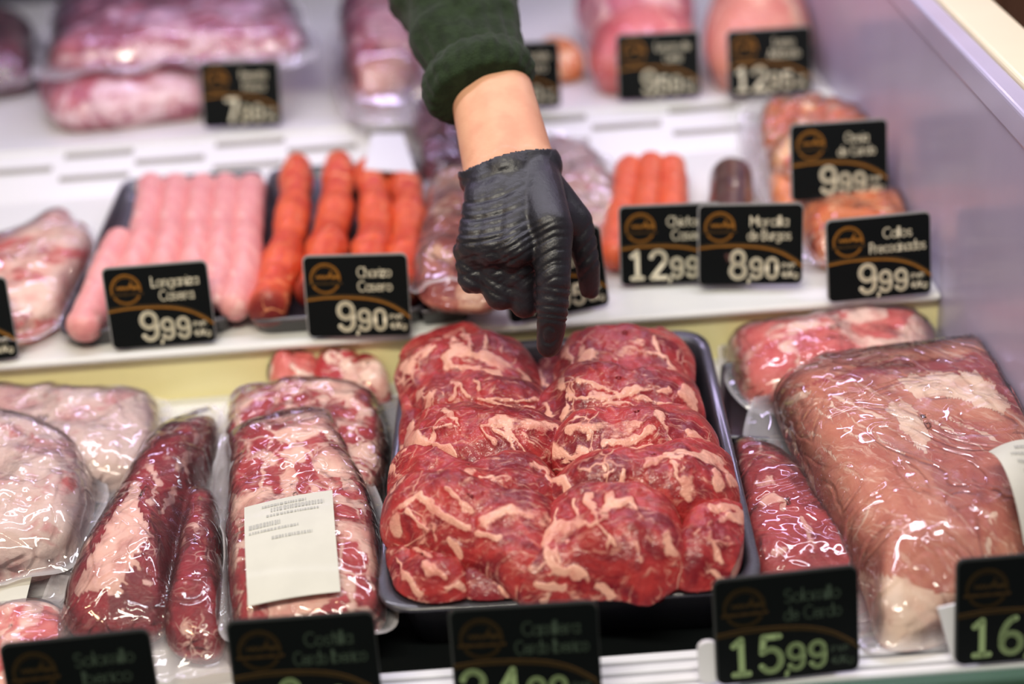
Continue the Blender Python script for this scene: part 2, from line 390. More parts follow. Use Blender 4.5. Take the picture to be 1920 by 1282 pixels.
def film(name, pts, base, up, blobs, mat, parent, gap=.0018, amp=.0022, ns=26, seed=1, lip=.0015, n=170, m_=60, flare=1.12, pts_lift=.006, ridge=.0):
    a, b = base
    if blobs: pts_lift = max(pts_lift, .33*blobs[0].T)
    P = np.array([on(x, y, a+up+pts_lift, b)[:2] for x, y in pts])
    O = spline(P, n); c = O.mean(0)
    rh = np.linspace(0, 1, m_)[1:]
    X = (c[0]+np.outer(rh, O[:, 0]-c[0])).ravel(); Y = (c[1]+np.outer(rh, O[:, 1]-c[1])).ravel()
    X = np.r_[c[0], X]; Y = np.r_[c[1], Y]; rr = np.r_[0, np.repeat(rh, n)]
    Z = a+b*Y+up+lip; out_ = np.ones(len(X))
    for B in blobs:
        r = B.rho(X, Y)
        h = B.prof(np.clip(r, 0, 1))+B.amp*fbm(X*B.ns, Y*B.ns, B.seed*3.7, B.seed, 4)*np.clip(1.15-np.clip(r, 0, 1)**5, 0, 1)+B.lift(Y)
        hh = np.where(r <= 1, h, h*np.clip(1-(r-1)/(flare-1+.18), 0, 1)**1.4)
        out_ = np.minimum(out_, sstep(.98, 1.12, r))
        Z = np.maximum(Z, np.where(r < flare+.18, B.base(Y)+hh+gap, 0))
    wr = fbm(X*ns+2*vnoise(X*20, Y*20, 0, 5), Y*ns*.6, seed, seed, 2)
    wr = 1-np.abs(wr)*3
    Z = Z+amp*np.clip(wr, -.2, 1)*(.25+.75*rr**2)+.004*np.abs(fbm(X*25, Y*25, seed, seed+3, 2))*rr**3
    out_ = np.maximum(out_*.75, (rr > .982)*1.0); Z = Z+.009*rr**8*(.5+vnoise(X*30, Y*30, 0, seed+6))
    Fc = [(0, 1+i, 1+(i+1) % n) for i in range(n)]+grid_faces(n, m_-1, True, 1)
    o = mkobj(name, fit(np.stack([X, Y, Z], 1), b, 0.), Fc, mat, parent, attrs={'flap': out_})
    return o
def tube(name, pts3, radii, mat, parent=None, blunt=1., n=28, seg=70, lump=.0, ls=90, seed=0, flat=1., close=True, attr_tone=None):
    P = spline(pts3, seg, False); S = np.linspace(0, 1, seg)
    r = np.interp(S, np.linspace(0, 1, len(radii)), radii)
    L = np.linalg.norm(np.diff(P, axis=0), axis=1).sum(); rm = max(radii)
    e = np.minimum(S, 1-S)*L/rm*blunt
    r = r*np.sqrt(np.clip(1-(1-np.clip(e, 0, 1))**2, 0.0, 1))+1e-4
    Tn = np.gradient(P, axis=0); Tn /= np.linalg.norm(Tn, axis=1)[:, None]
    up = np.array([0, 0, 1.]); A = np.cross(Tn, up); A /= np.linalg.norm(A, axis=1)[:, None]; Bn = np.cross(A, Tn)
    th = np.linspace(0, 2*math.pi, n, endpoint=False)
    V = P[:, None]+r[:, None, None]*(np.cos(th)[None, :, None]*A[:, None]+flat*np.sin(th)[None, :, None]*Bn[:, None])
    V = V.reshape(-1, 3)
    nn = (V-np.repeat(P, n, 0)); nn /= np.linalg.norm(nn, axis=1)[:, None]+1e-9
    V = V+nn*np.repeat(np.clip(r/rm, 0, 1)**2, n)[:, None]*(lump*fbm(V[:, 0]*ls, V[:, 1]*ls, V[:, 2]*ls, seed, 3))[:, None]
    Fc = grid_faces(n, seg, True)
    Fc.append(tuple(range(n))[::-1]); Fc.append(tuple((seg-1)*n+i for i in range(n)))
    z = np.zeros(len(V))
    tn = z
    if attr_tone: tn = np.clip(sstep(*attr_tone, np.repeat(S, n)), 0, 1)
    return mkobj(name, V, Fc, mat, parent, attrs={'fat': z, 'tone': tn})
def tray(corners, h, zf, label, up=0., lip=.007, taper=.012, rad=.13, mat=None, wall=.004, group=None):
    """foam tray: rounded quad loops swept through rim and walls"""
    C4 = np.array(corners, float); c = C4.mean(0)
    pts = []
    for i in range(4):
        p = C4[i]; a = C4[i-1]; b = C4[(i+1) % 4]
        r = rad*min(np.linalg.norm(a-p), np.linalg.norm(b-p))
        da = (a-p)/np.linalg.norm(a-p); db = (b-p)/np.linalg.norm(b-p)
        for t in np.linspace(0, 1, 9):
            pts.append((1-t)**2*(p+da*r)+2*t*(1-t)*p+t*t*(p+db*r))
    pts = np.array(pts); n = len(pts)
    d = pts-c; L = np.linalg.norm(d, axis=1)[:, None]; un_ = d/L
    loops = [(lip+taper, 0.), (lip+.003, h*.75), (lip, h-.004), (0, h-.003), (0, h-.0008), (.001, h), (lip-.001, h), (lip+.0015, h-.002),
             (lip+wall, h*.7), (lip+taper+wall, wall+.003), (lip+taper+wall+.006, wall)]
    V = []
    for ins, z in loops:
        q = pts-un_*ins
        V.append(np.stack([q[:, 0], q[:, 1], np.array([zf(y) for y in q[:, 1]])+up+z], 1))
    V = np.vstack(V); Fc = grid_faces(n, len(loops))
    Fc.append(tuple(range(n))[::-1]); Fc.append(tuple((len(loops)-1)*n+i for i in range(n)))
    o = mkobj('foam_tray', V, Fc, mat or M_foam)
    return tag(o, label, 'tray', group)
def pxquad(pts, base, up=0.):
    q = [on(x, y, base[0]+up, base[1])[:2] for x, y in pts]
    return [np.array([p[0], min(p[1], 1.297)]) for p in q] if base is MID else q
# ================================================================= SETTING
o = box('floor', -3, 3, -1.5, 4.2, -.02, 0, M_floor); tag(o, kind='structure')
o = box('wall_back', -3, 3, 4.2, 4.3, 0, 3, M_wall); tag(o, kind='structure')
for i, x in enumerate((.95, 1.22, 1.5)):
    o = box('trim_%d' % (i+1), x, x+.1, 4.12, 4.2, 0, 3, M_wood, bev=.004); tag(o, kind='structure')
# ================================================================= DISPLAY CASE
case = empty('display_case', (0, 1.2, 0), 'white stepped refrigerated meat counter with cream riser and lavender end panel', 'display case')
XL, XR = -.95, .338
def strip(name, prof, mat, x0=XL, x1=XR, th=.006, bev=0.):
    """sheet following a Y-Z profile, with thickness"""
    P = np.array(prof, float); T2 = np.gradient(P, axis=0); N = np.stack([T2[:, 1], -T2[:, 0]], 1); N /= np.linalg.norm(N, axis=1)[:, None]
    Q = P+N*th
    V = [(x, p[0], p[1]) for x in (x0, x1) for p in np.vstack([P, Q[::-1]])]
    n = len(P)*2
    Fc = [(i, (i+1) % n, n+(i+1) % n, n+i) for i in range(n)]+[tuple(range(n))[::-1], tuple(range(n, 2*n))]
    return mkobj(name, V, Fc, mat, case, smooth=False)
strip('front_deck', [(.672, deck(.672)-.0015), (1.012, deck(1.012)-.0015)], M_shelf)
strip('riser', [(1.012, deck(1.012)-.006), (1.012, ZM-.008)], M_riser)
V, Fc = box_vf(XL, XR, 1.004, YV, -.008, -.0015); V = [(x, y, z+mid(y)) for x, y, z in V]; o = mkobj('middle_shelf', V, Fc, M_shelf, case, False)
bv = o.modifiers.new('b', 'BEVEL'); bv.width = .004; bv.segments = 4
strip('vent_riser', [(YV, mid(YV)-.0025), (YB, ZB-.0035)], M_shelf)
V, Fc = box_vf(XL, XR, YB-.004, 2.10, ZB-.009, ZB-.0015); o = mkobj('back_shelf', V, Fc, M_shelf, case, False)
bv = o.modifiers.new('b', 'BEVEL'); bv.width = .004; bv.segments = 4
sl = math.atan2(ZB-mid(YV), YB-YV)
for row in range(3):
    for q in range(9):
        x0 = XL+.07+q*.150+(row % 2)*.072
        if x0+.072 > XR: continue
        yc = 1.329+row*.0165; zc = mid(YV)-.0025+(yc-YV)*math.tan(sl)
        V = [(x0+.002, yc-.0034, zc-.0034*math.tan(sl)+.0009), (x0+.070, yc-.0034, zc-.0034*math.tan(sl)+.0009), (x0+.070, yc+.0034, zc+.0034*math.tan(sl)+.0009), (x0+.002, yc+.0034, zc+.0034*math.tan(sl)+.0009)]
        V = V+[(a, b, c-.0004) for a, b, c in V]
        mkobj('vent_slot', V, [(0, 1, 2, 3), (7, 6, 5, 4), (0, 4, 5, 1), (1, 5, 6, 2), (2, 6, 7, 3), (3, 7, 4, 0)], M_slot, case, False)
box('back_panel', XL, XR, 2.10, 2.12, .6, 1.5, M_steel, case)
box('cabinet_base', XL, XR+.02, .60, 2.12, 0, .84, M_base, case, .01)
box('front_body', XL, XR+.02, .575, .60, .3, .905, M_base, case)
# louvred front ledge
box('ledge', XL, XR, .60, .672, .84, .902, M_base, case)
for i in range(7):
    box('slat', XL, XR, .603+i*.0098, .6095+i*.0098, .903, .915, M_white, case, .001)
# end panel and its rail
p0 = at(1720, 0, 1.21); 
V, Fc = box_vf(XR, XR+.012, .45, 2.3, .6, 1.19)
RZ, RS = 1.170, .075
def slopetop(V): return [(x, y, (RZ-.004+RS*(y-1.0)) if z > 1 else z) for x, y, z in V]
mkobj('end_panel', slopetop(V), Fc, M_end, case, False)
for nm, xa, xb, zt, mt in (('end_trim', XR-.002, XR+.015, 0, M_end), ('end_rail', XR+.015, XR+.054, .003, M_rail)):
    V, Fc = box_vf(xa, xb, .45, 2.3, 0, 1)
    V = [(x, y, RZ+RS*(y-1.0)+(zt if z > .5 else -.022)) for x, y, z in V]
    o = mkobj(nm, V, Fc, mt, case, False); bv = o.modifiers.new('b', 'BEVEL'); bv.width = .003; bv.segments = 3
# front glass low edge
gd = dirpx(1700, 1264); gz = CAMZ+gd[2]*.560/gd[1]
V, Fc = box_vf(XL, XR+.01, .550, .560, gz-.05, gz); mkobj('green_glass_edge', V, Fc, M_green, case, False)
tag(box('dark_gap_sheet', -.104, .156, .674, .99, 0, .001, M_black), 'black sheet standing in for the dark gap under the large steak tray', 'mat')  # black sheet stands in for the dark void below the tray
gap_o = bpy.data.objects['dark_gap_sheet']
for v in gap_o.data.vertices: v.co.z += deck(v.co.y+gap_o.location.y)-.0009-gap_o.location.z
# ================================================================= TRAY OF NECK STEAKS
tray([(-.0945, .696), (.140, .690), (.150, .985), (-.084, .989)], .042, deck, 'large black foam tray holding the marbled neck steaks in the middle of the front row', rad=.12, up=.001, lip=.011)
HP = (DA+.030, DB)
def mound(x, y):
    u_, v_ = (x-.021)/.122, (y-.842)/.158
    r = (np.abs(u_)**4+np.abs(v_)**4)**.25
    m_ = .026*np.clip(1-np.clip(r, 0, 1)**3.2, 0, 1)**.8-.022*np.clip(r-.86, 0, 1)/.14*0
    m_ = m_-.016*np.exp(-((x-.028)/.018)**2)*sstep(.88, .96, y)-.004*np.exp(-((x-.022)/.012)**2)
    return m_+.003*np.cos((y-.70)/.058*2*math.pi)
def steak(pts, T, up, lines, label, seed, tilt=.006, e=2.6, amp=.004, tones=(), polys=(), mat=None, creases=(), drop=.02, n=200, m_=70):
    P = np.array(pts, float); c_ = P.mean(0); P = c_+(P-c_)*1.05
    B = Blob(P.tolist(), (HP[0]+up*.6-.003, HP[1]), T*.82, 0., e=3.0, k=.5, tilt=tilt*.7, amp=amp, ns=48, seed=seed, mound=mound)
    B.amp = .0062
    o = blob('neck_steak', B, mat or M_steak, None, lines, polys, tones, n=n, m_=m_, drop=drop, relief=.0019, creases=creases, rim=.0, wob=3.6, lw=1.12)
    tag(o, label, 'raw steak', 'marbled neck steaks heaped in the foam tray')
B = Blob([(-.082,.712),(.02,.706),(.122,.706),(.128,.84),(.132,.972),(.025,.974),(-.072,.974),(-.076,.84)], (HP[0]-.022, DB), .014, raw=True, e=8, seed=77, amp=.004, mound=mound)
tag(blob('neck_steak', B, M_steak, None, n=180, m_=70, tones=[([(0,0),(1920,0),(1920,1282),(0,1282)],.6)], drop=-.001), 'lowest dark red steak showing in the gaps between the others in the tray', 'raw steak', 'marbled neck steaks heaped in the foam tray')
L = lambda *a: a
steak([(748,740),(785,742),(800,770),(785,850),(765,880),(748,850),(752,790)], .024, -.01, [([(770,790),(762,830)],7)], 'narrow pink steak edge pressed against the left wall of the foam tray', 20, e=2)
steak([(736,690),(750,652),(800,637),(870,618),(930,648),(985,662),(1004,690),(1004,722),(950,740),(880,742),(800,752),(758,738)], .034, .0,
      [([(835,668),(870,662),(920,672),(955,692),(990,716),(962,730)],9),([(868,622),(884,655)],3.2),([(907,632),(906,655)],3),([(840,630),(850,645),(880,656)],3.5),([(762,690),(790,672),(800,655),(815,650)],9),([(775,722),(780,700)],11),([(975,662),(962,682)],2.2),([(840,682),(880,697),(900,690)],5),([(895,702),(930,707),(952,724),(965,727)],7),([(945,648),(940,662)],2)],
      'steak at the back left of the foam tray with a curved band of fat', 1, .008)
steak([(1050,680),(1062,652),(1130,637),(1210,632),(1250,630),(1290,662),(1300,700),(1294,730),(1200,735),(1100,725),(1045,715)], .034, .0,
      [([(1085,674),(1130,656),(1200,656),(1245,670),(1262,700),(1240,727)],8),([(1222,638),(1236,666)],3),([(1062,662),(1078,690),(1056,712)],9),([(1110,668),(1160,680)],2),([(1120,690),(1180,712)],2),([(1240,712),(1225,702)],5),([(1180,640),(1200,645)],4)],
      'steak at the back right corner of the foam tray beside its curved rim', 2, .008)
steak([(1000,700),(1020,672),(1055,670),(1070,700),(1050,735),(1010,740)], .02, -.004, [([(1012,700),(1018,720)],4)], 'steak in the gap under the pointing finger, toned dark for its shadow', 21, tones=[([(1000,660),(1080,660),(1080,750),(1000,750)],.7)])  # dark tone paints the hand's shadow onto this slice
steak([(782,742),(800,715),(835,695),(900,712),(950,728),(1010,735),(1025,770),(1000,790),(940,795),(870,790),(800,772)], .03, .003,
      [([(840,702),(852,722),(850,737),(845,752)],5.5),([(854,720),(880,746)],2.4),([(890,712),(898,732)],2.6),([(790,742),(803,742),(798,766)],7),([(900,750),(950,764),(1000,768)],2.2),([(885,760),(960,779),(1005,782)],2.4),([(915,752),(960,752),(1010,748)],2.2),([(880,765),(930,778)],2)],
      'lean red steak with a forked fat vein in the second row on the left', 3, .008, tones=[([(810,700),(845,700),(840,750),(805,745)],.35)])
steak([(1005,775),(1020,742),(1060,716),(1120,705),(1200,718),(1290,723),(1308,745),(1312,785),(1250,800),(1180,800),(1080,808),(1020,805)], .034, .003,
      [([(1050,716),(1065,745),(1100,750),(1160,742),(1190,728),(1250,730)],6),([(1082,713),(1130,726),(1160,737)],3),([(1060,742),(1066,762),(1055,787)],3.4),([(1280,732),(1300,757),(1300,782)],6.5),([(1170,773),(1230,768),(1290,784)],4.5),([(1022,758),(1030,777)],9),([(1110,760),(1150,755),(1200,757)],2),([(1130,768),(1190,762)],2),([(1190,742),(1260,760)],2.5)],
      'steak in the second row on the right with a white branching vein', 4, .008)
steak([(762,840),(775,800),(825,772),(880,764),(930,786),(1000,788),(1058,800),(1048,832),(1024,862),(960,880),(890,890),(845,872),(790,862)], .036, .007,
      [([(828,770),(850,786),(858,797)],5),([(815,802),(845,800),(862,808)],2.4),([(770,826),(800,832),(840,842),(850,857)],9.5),([(900,797),(940,789),(1000,796),(1050,806),(1034,838),(1012,857)],7),([(950,802),(975,820),(990,850)],3.6),([(900,802),(925,828)],4.5),([(772,792),(762,822)],8),([(985,805),(1005,835)],2.4),([(925,803),(955,815),(968,840)],2.6)],
      'glistening red steak in the third row on the left with fat on its right end', 5, .008, tones=[([(860,830),(960,820),(1010,860),(900,890),(850,870)],.4)])
steak([(1036,845),(1050,812),(1090,797),(1200,790),(1240,775),(1300,782),(1336,815),(1340,855),(1300,872),(1220,872),(1150,885),(1110,892),(1060,878)], .036, .007,
      [([(1070,806),(1130,797),(1195,799)],6),([(1040,842),(1075,860),(1112,882)],12),([(1090,845),(1112,872)],8),([(1238,778),(1246,800),(1262,832)],5),([(1295,812),(1325,832)],7),([(1130,832),(1200,822),(1225,805)],7),([(1130,815),(1180,808)],5),([(1150,850),(1230,838)],4)],
      'pale marbled steak in the third row on the right with a thick fat corner', 6, .008)
steak([(732,900),(750,862),(790,858),(850,880),(900,884),(950,872),(1000,865),(1035,888),(1042,930),(990,960),(900,968),(800,950),(742,940)], .036, .009,
      [([(737,878),(752,902),(745,925)],11),([(790,912),(830,902),(870,892)],13),([(800,927),(775,937)],5),([(1000,872),(1025,882),(1035,912)],7),([(870,892),(900,922),(930,937)],6),([(940,902),(962,932)],6),([(905,890),(960,895)],3)],
      'ragged fatty steak in the fourth row on the left overhanging the tray wall', 7, .006, tones=[([(960,880),(1000,880),(1010,930),(950,930)],.35)])
steak([(1032,912),(1060,884),(1110,886),(1160,866),(1220,852),(1290,843),(1348,850),(1380,888),(1388,940),(1340,968),(1280,960),(1200,945),(1120,945),(1060,940)], .04, .009,
      [([(1035,907),(1060,902),(1070,922),(1105,928)],9),([(1260,872),(1275,902),(1285,932)],15),([(1215,862),(1290,852),(1350,862),(1376,902)],6.5),([(1130,892),(1150,882)],3),([(1100,917),(1180,912)],3.4),([(1340,880),(1350,910)],5),([(1170,880),(1165,905)],3)],
      'steak in the fourth row on the right with a wide white fat patch', 8, .006, tones=[([(1215,870),(1250,870),(1265,915),(1215,915)],.5)])
steak([(722,1060),(734,1018),(790,1015),(850,1030),(874,1068),(866,1112),(800,1134),(745,1122),(726,1090)], .03, .0,
      [([(735,1037),(760,1082),(790,1112)],7),([(800,1062),(830,1082)],9),([(830,1102),(860,1102)],7),([(770,1030),(800,1040)],4)],
      'rounded steak in the front left corner of the foam tray', 9, .0, e=2.2)
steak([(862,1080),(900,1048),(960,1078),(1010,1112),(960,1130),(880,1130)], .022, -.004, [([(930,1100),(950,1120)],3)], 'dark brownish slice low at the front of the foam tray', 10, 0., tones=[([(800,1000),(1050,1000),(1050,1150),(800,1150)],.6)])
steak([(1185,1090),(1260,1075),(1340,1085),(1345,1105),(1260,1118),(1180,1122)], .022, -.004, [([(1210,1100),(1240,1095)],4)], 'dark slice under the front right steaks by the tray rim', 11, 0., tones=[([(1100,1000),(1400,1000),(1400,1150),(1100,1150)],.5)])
steak([(720,972),(735,930),(790,918),(850,915),(920,922),(990,942),(1045,952),(1065,1000),(1045,1065),(990,1108),(935,1070),(880,1042),(830,1034),(750,1018),(724,1000)], .042, .010,
      [([(735,957),(770,942),(790,930)],3.4),([(790,937),(830,967),(880,987)],5),([(840,920),(890,962)],3.6),([(910,977),(960,957),(1010,957),(1030,977)],9),([(1000,1082),(1040,1085)],11),([(840,1012),(862,1042)],7),([(760,962),(800,992)],3.4),([(735,975),(745,1000)],6),([(900,1000),(940,1010)],3)],
      'large round steak in the front row on the left with crossing fat veins', 12, .008, e=2.3)
steak([(1020,1000),(1035,950),(1070,930),(1140,922),(1205,922),(1252,942),(1274,985),(1288,1050),(1255,1085),(1212,1124),(1150,1105),(1080,1112),(1010,1122),(975,1095),(1000,1050)], .042, .012,
      [([(1120,977),(1060,987),(1020,1022),(1040,1065),(1100,1082)],13),([(1105,930),(1120,977)],5),([(1145,930),(1150,952),(1120,977)],4),([(1150,952),(1185,937),(1200,967)],5),([(1120,977),(1150,1017)],5),([(1080,937),(1085,972)],4),([(1190,1012),(1200,1052)],11),([(1250,1002),(1262,1032)],8),([(1050,960),(1040,985)],3),([(1140,1005),(1135,1030)],3.5),([(1000,1095),(1060,1100)],9)],
      'large steak in the front middle with a white star of fat', 13, .008, e=2.3)
steak([(1280,985),(1328,946),(1380,948),(1414,975),(1418,1022),(1392,1072),(1335,1098),(1282,1094),(1268,1045)], .036, .010,
      [([(1330,952),(1380,954),(1408,982),(1406,1030),(1382,1075)],7),([(1328,977),(1335,1020),(1345,1052)],4.6),([(1300,1002),(1312,990)],4),([(1352,972),(1388,977)],9),([(1340,1020),(1385,1010)],2.5)],
      'rounded steak with a fat rim at the front right corner of the foam tray', 14, .004, e=2.3)
# ================================================================= FRONT ROW PACKS
def pack(name, label, meats, filmpts, base, up, fmat=None, cat='meat pack', fseed=1, child='pork_cut', lab=None, **fk):
    """meats = list of (pts, T, mat, kwargs for Blob, kwargs for blob)"""
    Bs = [Blob(p, base, T, up+bk.pop('up', 0.), **bk) for p, T, mt, bk, pk in [(a, b, c, dict(d), e) for a, b, c, d, e in meats]]
    c = Bs[0].c
    root = empty(name, (c[0], c[1], base[0]+base[1]*c[1]+up), label, cat)
    for B, (p, T, mt, bk, pk) in zip(Bs, meats): blob(child, B, mt, root, **pk)
    if filmpts: film('plastic_film', filmpts, base, up, Bs, fmat or M_film, root, seed=fseed, **fk)
    return root, Bs
def sticker(name, quad, Bs, base, up, label, lines, extra=.003, n=14):
    """paper label following the pack surface; printed lines are a child"""
    Q = np.array([on(x, y, base[0]+up+.03, base[1])[:2] for x, y in quad])
    u_ = np.linspace(0, 1, n); U, W = np.meshgrid(u_, u_)
    def P(U, W): return ((1-U)*(1-W))[..., None]*Q[0]+(U*(1-W))[..., None]*Q[1]+(U*W)[..., None]*Q[2]+((1-U)*W)[..., None]*Q[3]
    def zz(X, Y, g):
        # stiff paper: a plane fitted to the surface below
        return g
    G = P(U, W).reshape(-1, 2)
    H = np.zeros(len(G))+deck(G[:, 1])+.004
    for B in Bs: H = np.maximum(H, np.where(B.rho(G[:, 0], G[:, 1]) < 1, B.base(G[:, 1])+B.height(G[:, 0], G[:, 1]), 0))
    A = np.stack([U.ravel(), W.ravel(), U.ravel()*W.ravel(), U.ravel()**2, W.ravel()**2, np.ones(len(G))], 1)
    co = np.linalg.lstsq(A, H, rcond=None)[0]
    off = (H-A@co).max()*.9+extra+.001
    def Z(U, W): return co[0]*U+co[1]*W+co[2]*U*W+co[3]*U*U+co[4]*W*W+co[5]+off
    V = np.c_[G, Z(U.ravel(), W.ravel())]; V2 = V-[0, 0, .0003]
    k = n*n; Fc = []
    for j in range(n-1):
        for i in range(n-1):
            a = j*n+i; Fc += [(a, a+1, a+n+1, a+n), (k+a+n, k+a+n+1, k+a+1, k+a)]
    o = mkobj(name, np.vstack([V, V2]), Fc, M_paper); tag(o, label, 'label')
    Vs, Fs = [], []
    for (u0, u1, w0, hh) in lines:
        rs = random.Random(int(u0*1000+w0*77))
        u = u0
        while u < u1:
            l = rs.uniform(.012, .035); g = rs.uniform(.008, .016)
            q = [(u, w0), (min(u+l, u1), w0), (min(u+l, u1), w0+hh), (u, w0+hh)]
            b = len(Vs)
            for a_, b_ in q:
                p = P(np.array([a_]), np.array([b_]))[0]; Vs.append((p[0], p[1], Z(a_, b_)+.0004))
            Fs.append((b, b+1, b+2, b+3)); u += l+g
    if Vs: mkobj('printed_lines', Vs, Fs, M_ink, o, False)
    return o
pack('pale_pork_pack', 'vacuum pack of pale pork fat at the far left back of the front row', [
    ([(-90,765),(60,748),(180,750),(285,756),(300,790),(285,860),(240,910),(100,920),(-90,900)], .034, M_pale, dict(e=6, seed=31, amp=.006, ns=35), dict(n=140, m_=40))],
    [(-110,770),(60,738),(200,744),(310,752),(315,800),(290,890),(230,930),(60,930),(-110,920)], DECK, 0., ridge=1)
pack('pale_pork_pack', 'crinkled vacuum pack of creamy pork fat with a red cut end at the left edge', [
    ([(-120,800),(20,800),(110,828),(160,868),(178,925),(165,990),(130,1045),(40,1075),(-120,1080)], .044, M_pale, dict(e=5, seed=32, amp=.007, ns=38, up=.006),
     dict(n=170, m_=50, tones=[([(110,900),(150,880),(165,905),(160,935),(130,930)],.8),([(20,806),(90,822),(88,830),(18,815)],.7)], lines=[([(0,870),(80,860),(140,880)],7)]))],
    [(-130,790),(20,785),(120,815),(180,865),(205,930),(190,1000),(150,1070),(50,1100),(-130,1100)], DECK, 0., fseed=5)
pack('pork_pack', 'peach coloured pork pack in the bottom left corner of the picture', [
    ([(-110,1190),(-20,1150),(60,1130),(120,1150),(130,1230),(60,1300),(-110,1330)], .02, M_belly, dict(e=3, seed=33, amp=.004), dict(n=100, m_=30))],
    [(-110,1180),(0,1130),(60,1080),(130,1090),(190,1150),(160,1240),(80,1310),(-110,1340)], DECK, 0., fmat=M_film2, fseed=8)
r_, Bt = pack('tenderloin_pack', 'vacuum pack with two dark red pork tenderloins left of the rib pack', [
    ([(405,790),(362,795),(305,822),(258,885),(215,960),(168,1040),(128,1110),(122,1165),(160,1198),(240,1195),(305,1172),(328,1090),(350,1000),(380,920),(400,850)], .046, M_loin, dict(e=2.3, seed=34, amp=.004, ns=30, up=.002),
     dict(n=220, m_=60, polys=[([(215,960),(250,900),(270,905),(262,950),(285,990),(240,1060),(232,1110),(140,1115),(170,1045)])], tones=[([(260,830),(330,800),(300,870),(250,900)],.0)],
          lines=[([(310,850),(350,845),(345,870)],9),([(280,880),(300,900),(285,940)],6),([(330,925),(300,960)],7),([(250,1040),(265,1070)],5)])),
    ([(362,930),(388,925),(412,960),(424,1050),(428,1150),(412,1220),(350,1228),(312,1200),(322,1120),(340,1020)], .038, M_loin, dict(e=2.3, seed=35, amp=.004, ns=30), dict(n=160, m_=50))],
    [(235,792),(330,772),(412,782),(432,830),(402,905),(432,1000),(444,1150),(435,1245),(300,1262),(120,1245),(25,1240),(45,1150),(112,1040),(188,930),(205,855)], DECK, .0, fseed=3, child='tenderloin', amp=.0025)
r_, Br = pack('rib_pack', 'vacuum pack of pork ribs lying behind the labelled rib pack', [
    ([(438,765),(520,745),(640,742),(700,755),(722,800),(730,870),(700,950),(560,920),(440,870),(425,810)], .036, M_rib, dict(e=6, seed=36, amp=.005, ns=35),
     dict(n=150, m_=46, lines=[([(545,750),(535,800)],10),([(610,755),(640,750),(690,770),(650,810)],9),([(440,780),(450,840)],7)]))],
    [(392,860),(425,762),(540,735),(680,728),(744,738),(742,850),(738,970),(600,960),(400,930)], DECK, .0, fseed=11, amp=.003)
r_, Bf = pack('rib_pack', 'vacuum pack of streaky pork ribs carrying a white paper label', [
    ([(440,832),(520,802),(618,795),(650,850),(690,930),(712,1000),(722,1080),(718,1170),(640,1205),(500,1205),(442,1185),(428,1050),(430,950),(432,880)], .042, M_rib, dict(e=5.5, seed=37, amp=.006, ns=32, up=.008),
     dict(n=200, m_=60, lines=[([(530,810),(560,850),(545,900),(570,960),(550,1000)],13),([(440,930),(450,980),(432,1060)],10),([(640,880),(680,960)],9),([(600,960),(650,990),(700,1000)],12),([(590,1040),(660,1100),(655,1170)],9),([(690,1010),(705,1120)],6),([(500,870),(490,920)],4)]))],
    [(428,815),(500,790),(635,783),(662,850),(712,940),(726,1000),(732,1100),(728,1215),(430,1220),(424,1040),(383,925),(408,870)], DECK, .004, fseed=13, amp=.003)
sticker('paper_label', [(470,1018), (633, 988), (647, 1165), (474, 1185)], Bf, DECK, .0, 'white printed paper label stuck on the front rib pack',
        [(.2,.7,.06,.03),(.3,.9,.11,.05),(.25,.85,.19,.025),(.05,.4,.27,.05),(.05,.6,.35,.025),(.3,.75,.44,.03)])
# diced chunks behind
ch = empty('diced_pork_pack', tuple(on(610, 720, DA+.01, DB)), 'small heap of raw pork chunks against the cream riser behind the rib packs', 'meat pack')
for i, (q, T) in enumerate([([(505,690),(540,675),(590,672),(605,700),(590,745),(520,750)], .036), ([(590,680),(640,670),(690,680),(690,745),(600,750)], .034), ([(660,690),(700,685),(728,705),(730,745),(670,750)], .03)]):
    B = Blob(q, DECK, T, .0, e=2.6, seed=40+i, amp=.007, ns=60); blob('meat_chunk', B, M_rib if i else M_belly, ch, n=90, m_=26)
# right hand side
tray(pxquad([(1345,840),(1352,700),(1475,690),(1500,850)], DECK, .01), .02, deck, 'small black foam tray half hidden behind the large tray on the right', lip=.004, taper=.004)
pack('red_meat_pack', 'vacuum pack of lean red pork between the big tray and the pork shoulder', [
    ([(1374,842),(1440,850),(1500,895),(1560,975),(1605,1045),(1640,1110),(1600,1150),(1440,1140),(1400,1070),(1378,960)], .036, M_flank, dict(e=3.5, seed=44, amp=.004, ns=30),
     dict(n=150, m_=46, lines=[([(1415,905),(1440,908),(1450,900)],5),([(1440,935),(1475,945),(1470,955)],9),([(1500,980),(1530,1040)],7),([(1440,1040),(1470,1030)],6)]))],
    [(1366,830),(1450,838),(1520,890),(1590,980),(1640,1060),(1660,1140),(1600,1170),(1430,1165),(1372,1060)], DECK, .0, fseed=15, amp=.002)
pack('pork_belly_pack', 'pink pork belly piece lying against the riser behind the shoulder pack', [
    ([(1365,650),(1430,632),(1560,612),(1700,608),(1745,625),(1758,660),(1750,720),(1600,740),(1470,760),(1400,745),(1375,700)], .044, M_belly, dict(e=3.4, seed=45, amp=.006, ns=25),
     dict(n=140, m_=40, lines=[([(1380,660),(1400,720)],16),([(1480,650),(1520,700)],12),([(1650,650),(1690,660)],8),([(1470,730),(1500,690)],12)]))],
    [(1350,640),(1430,618),(1620,596),(1760,606),(1780,680),(1765,740),(1600,765),(1450,775),(1370,740)], DECK, .0, fseed=16, amp=.001)
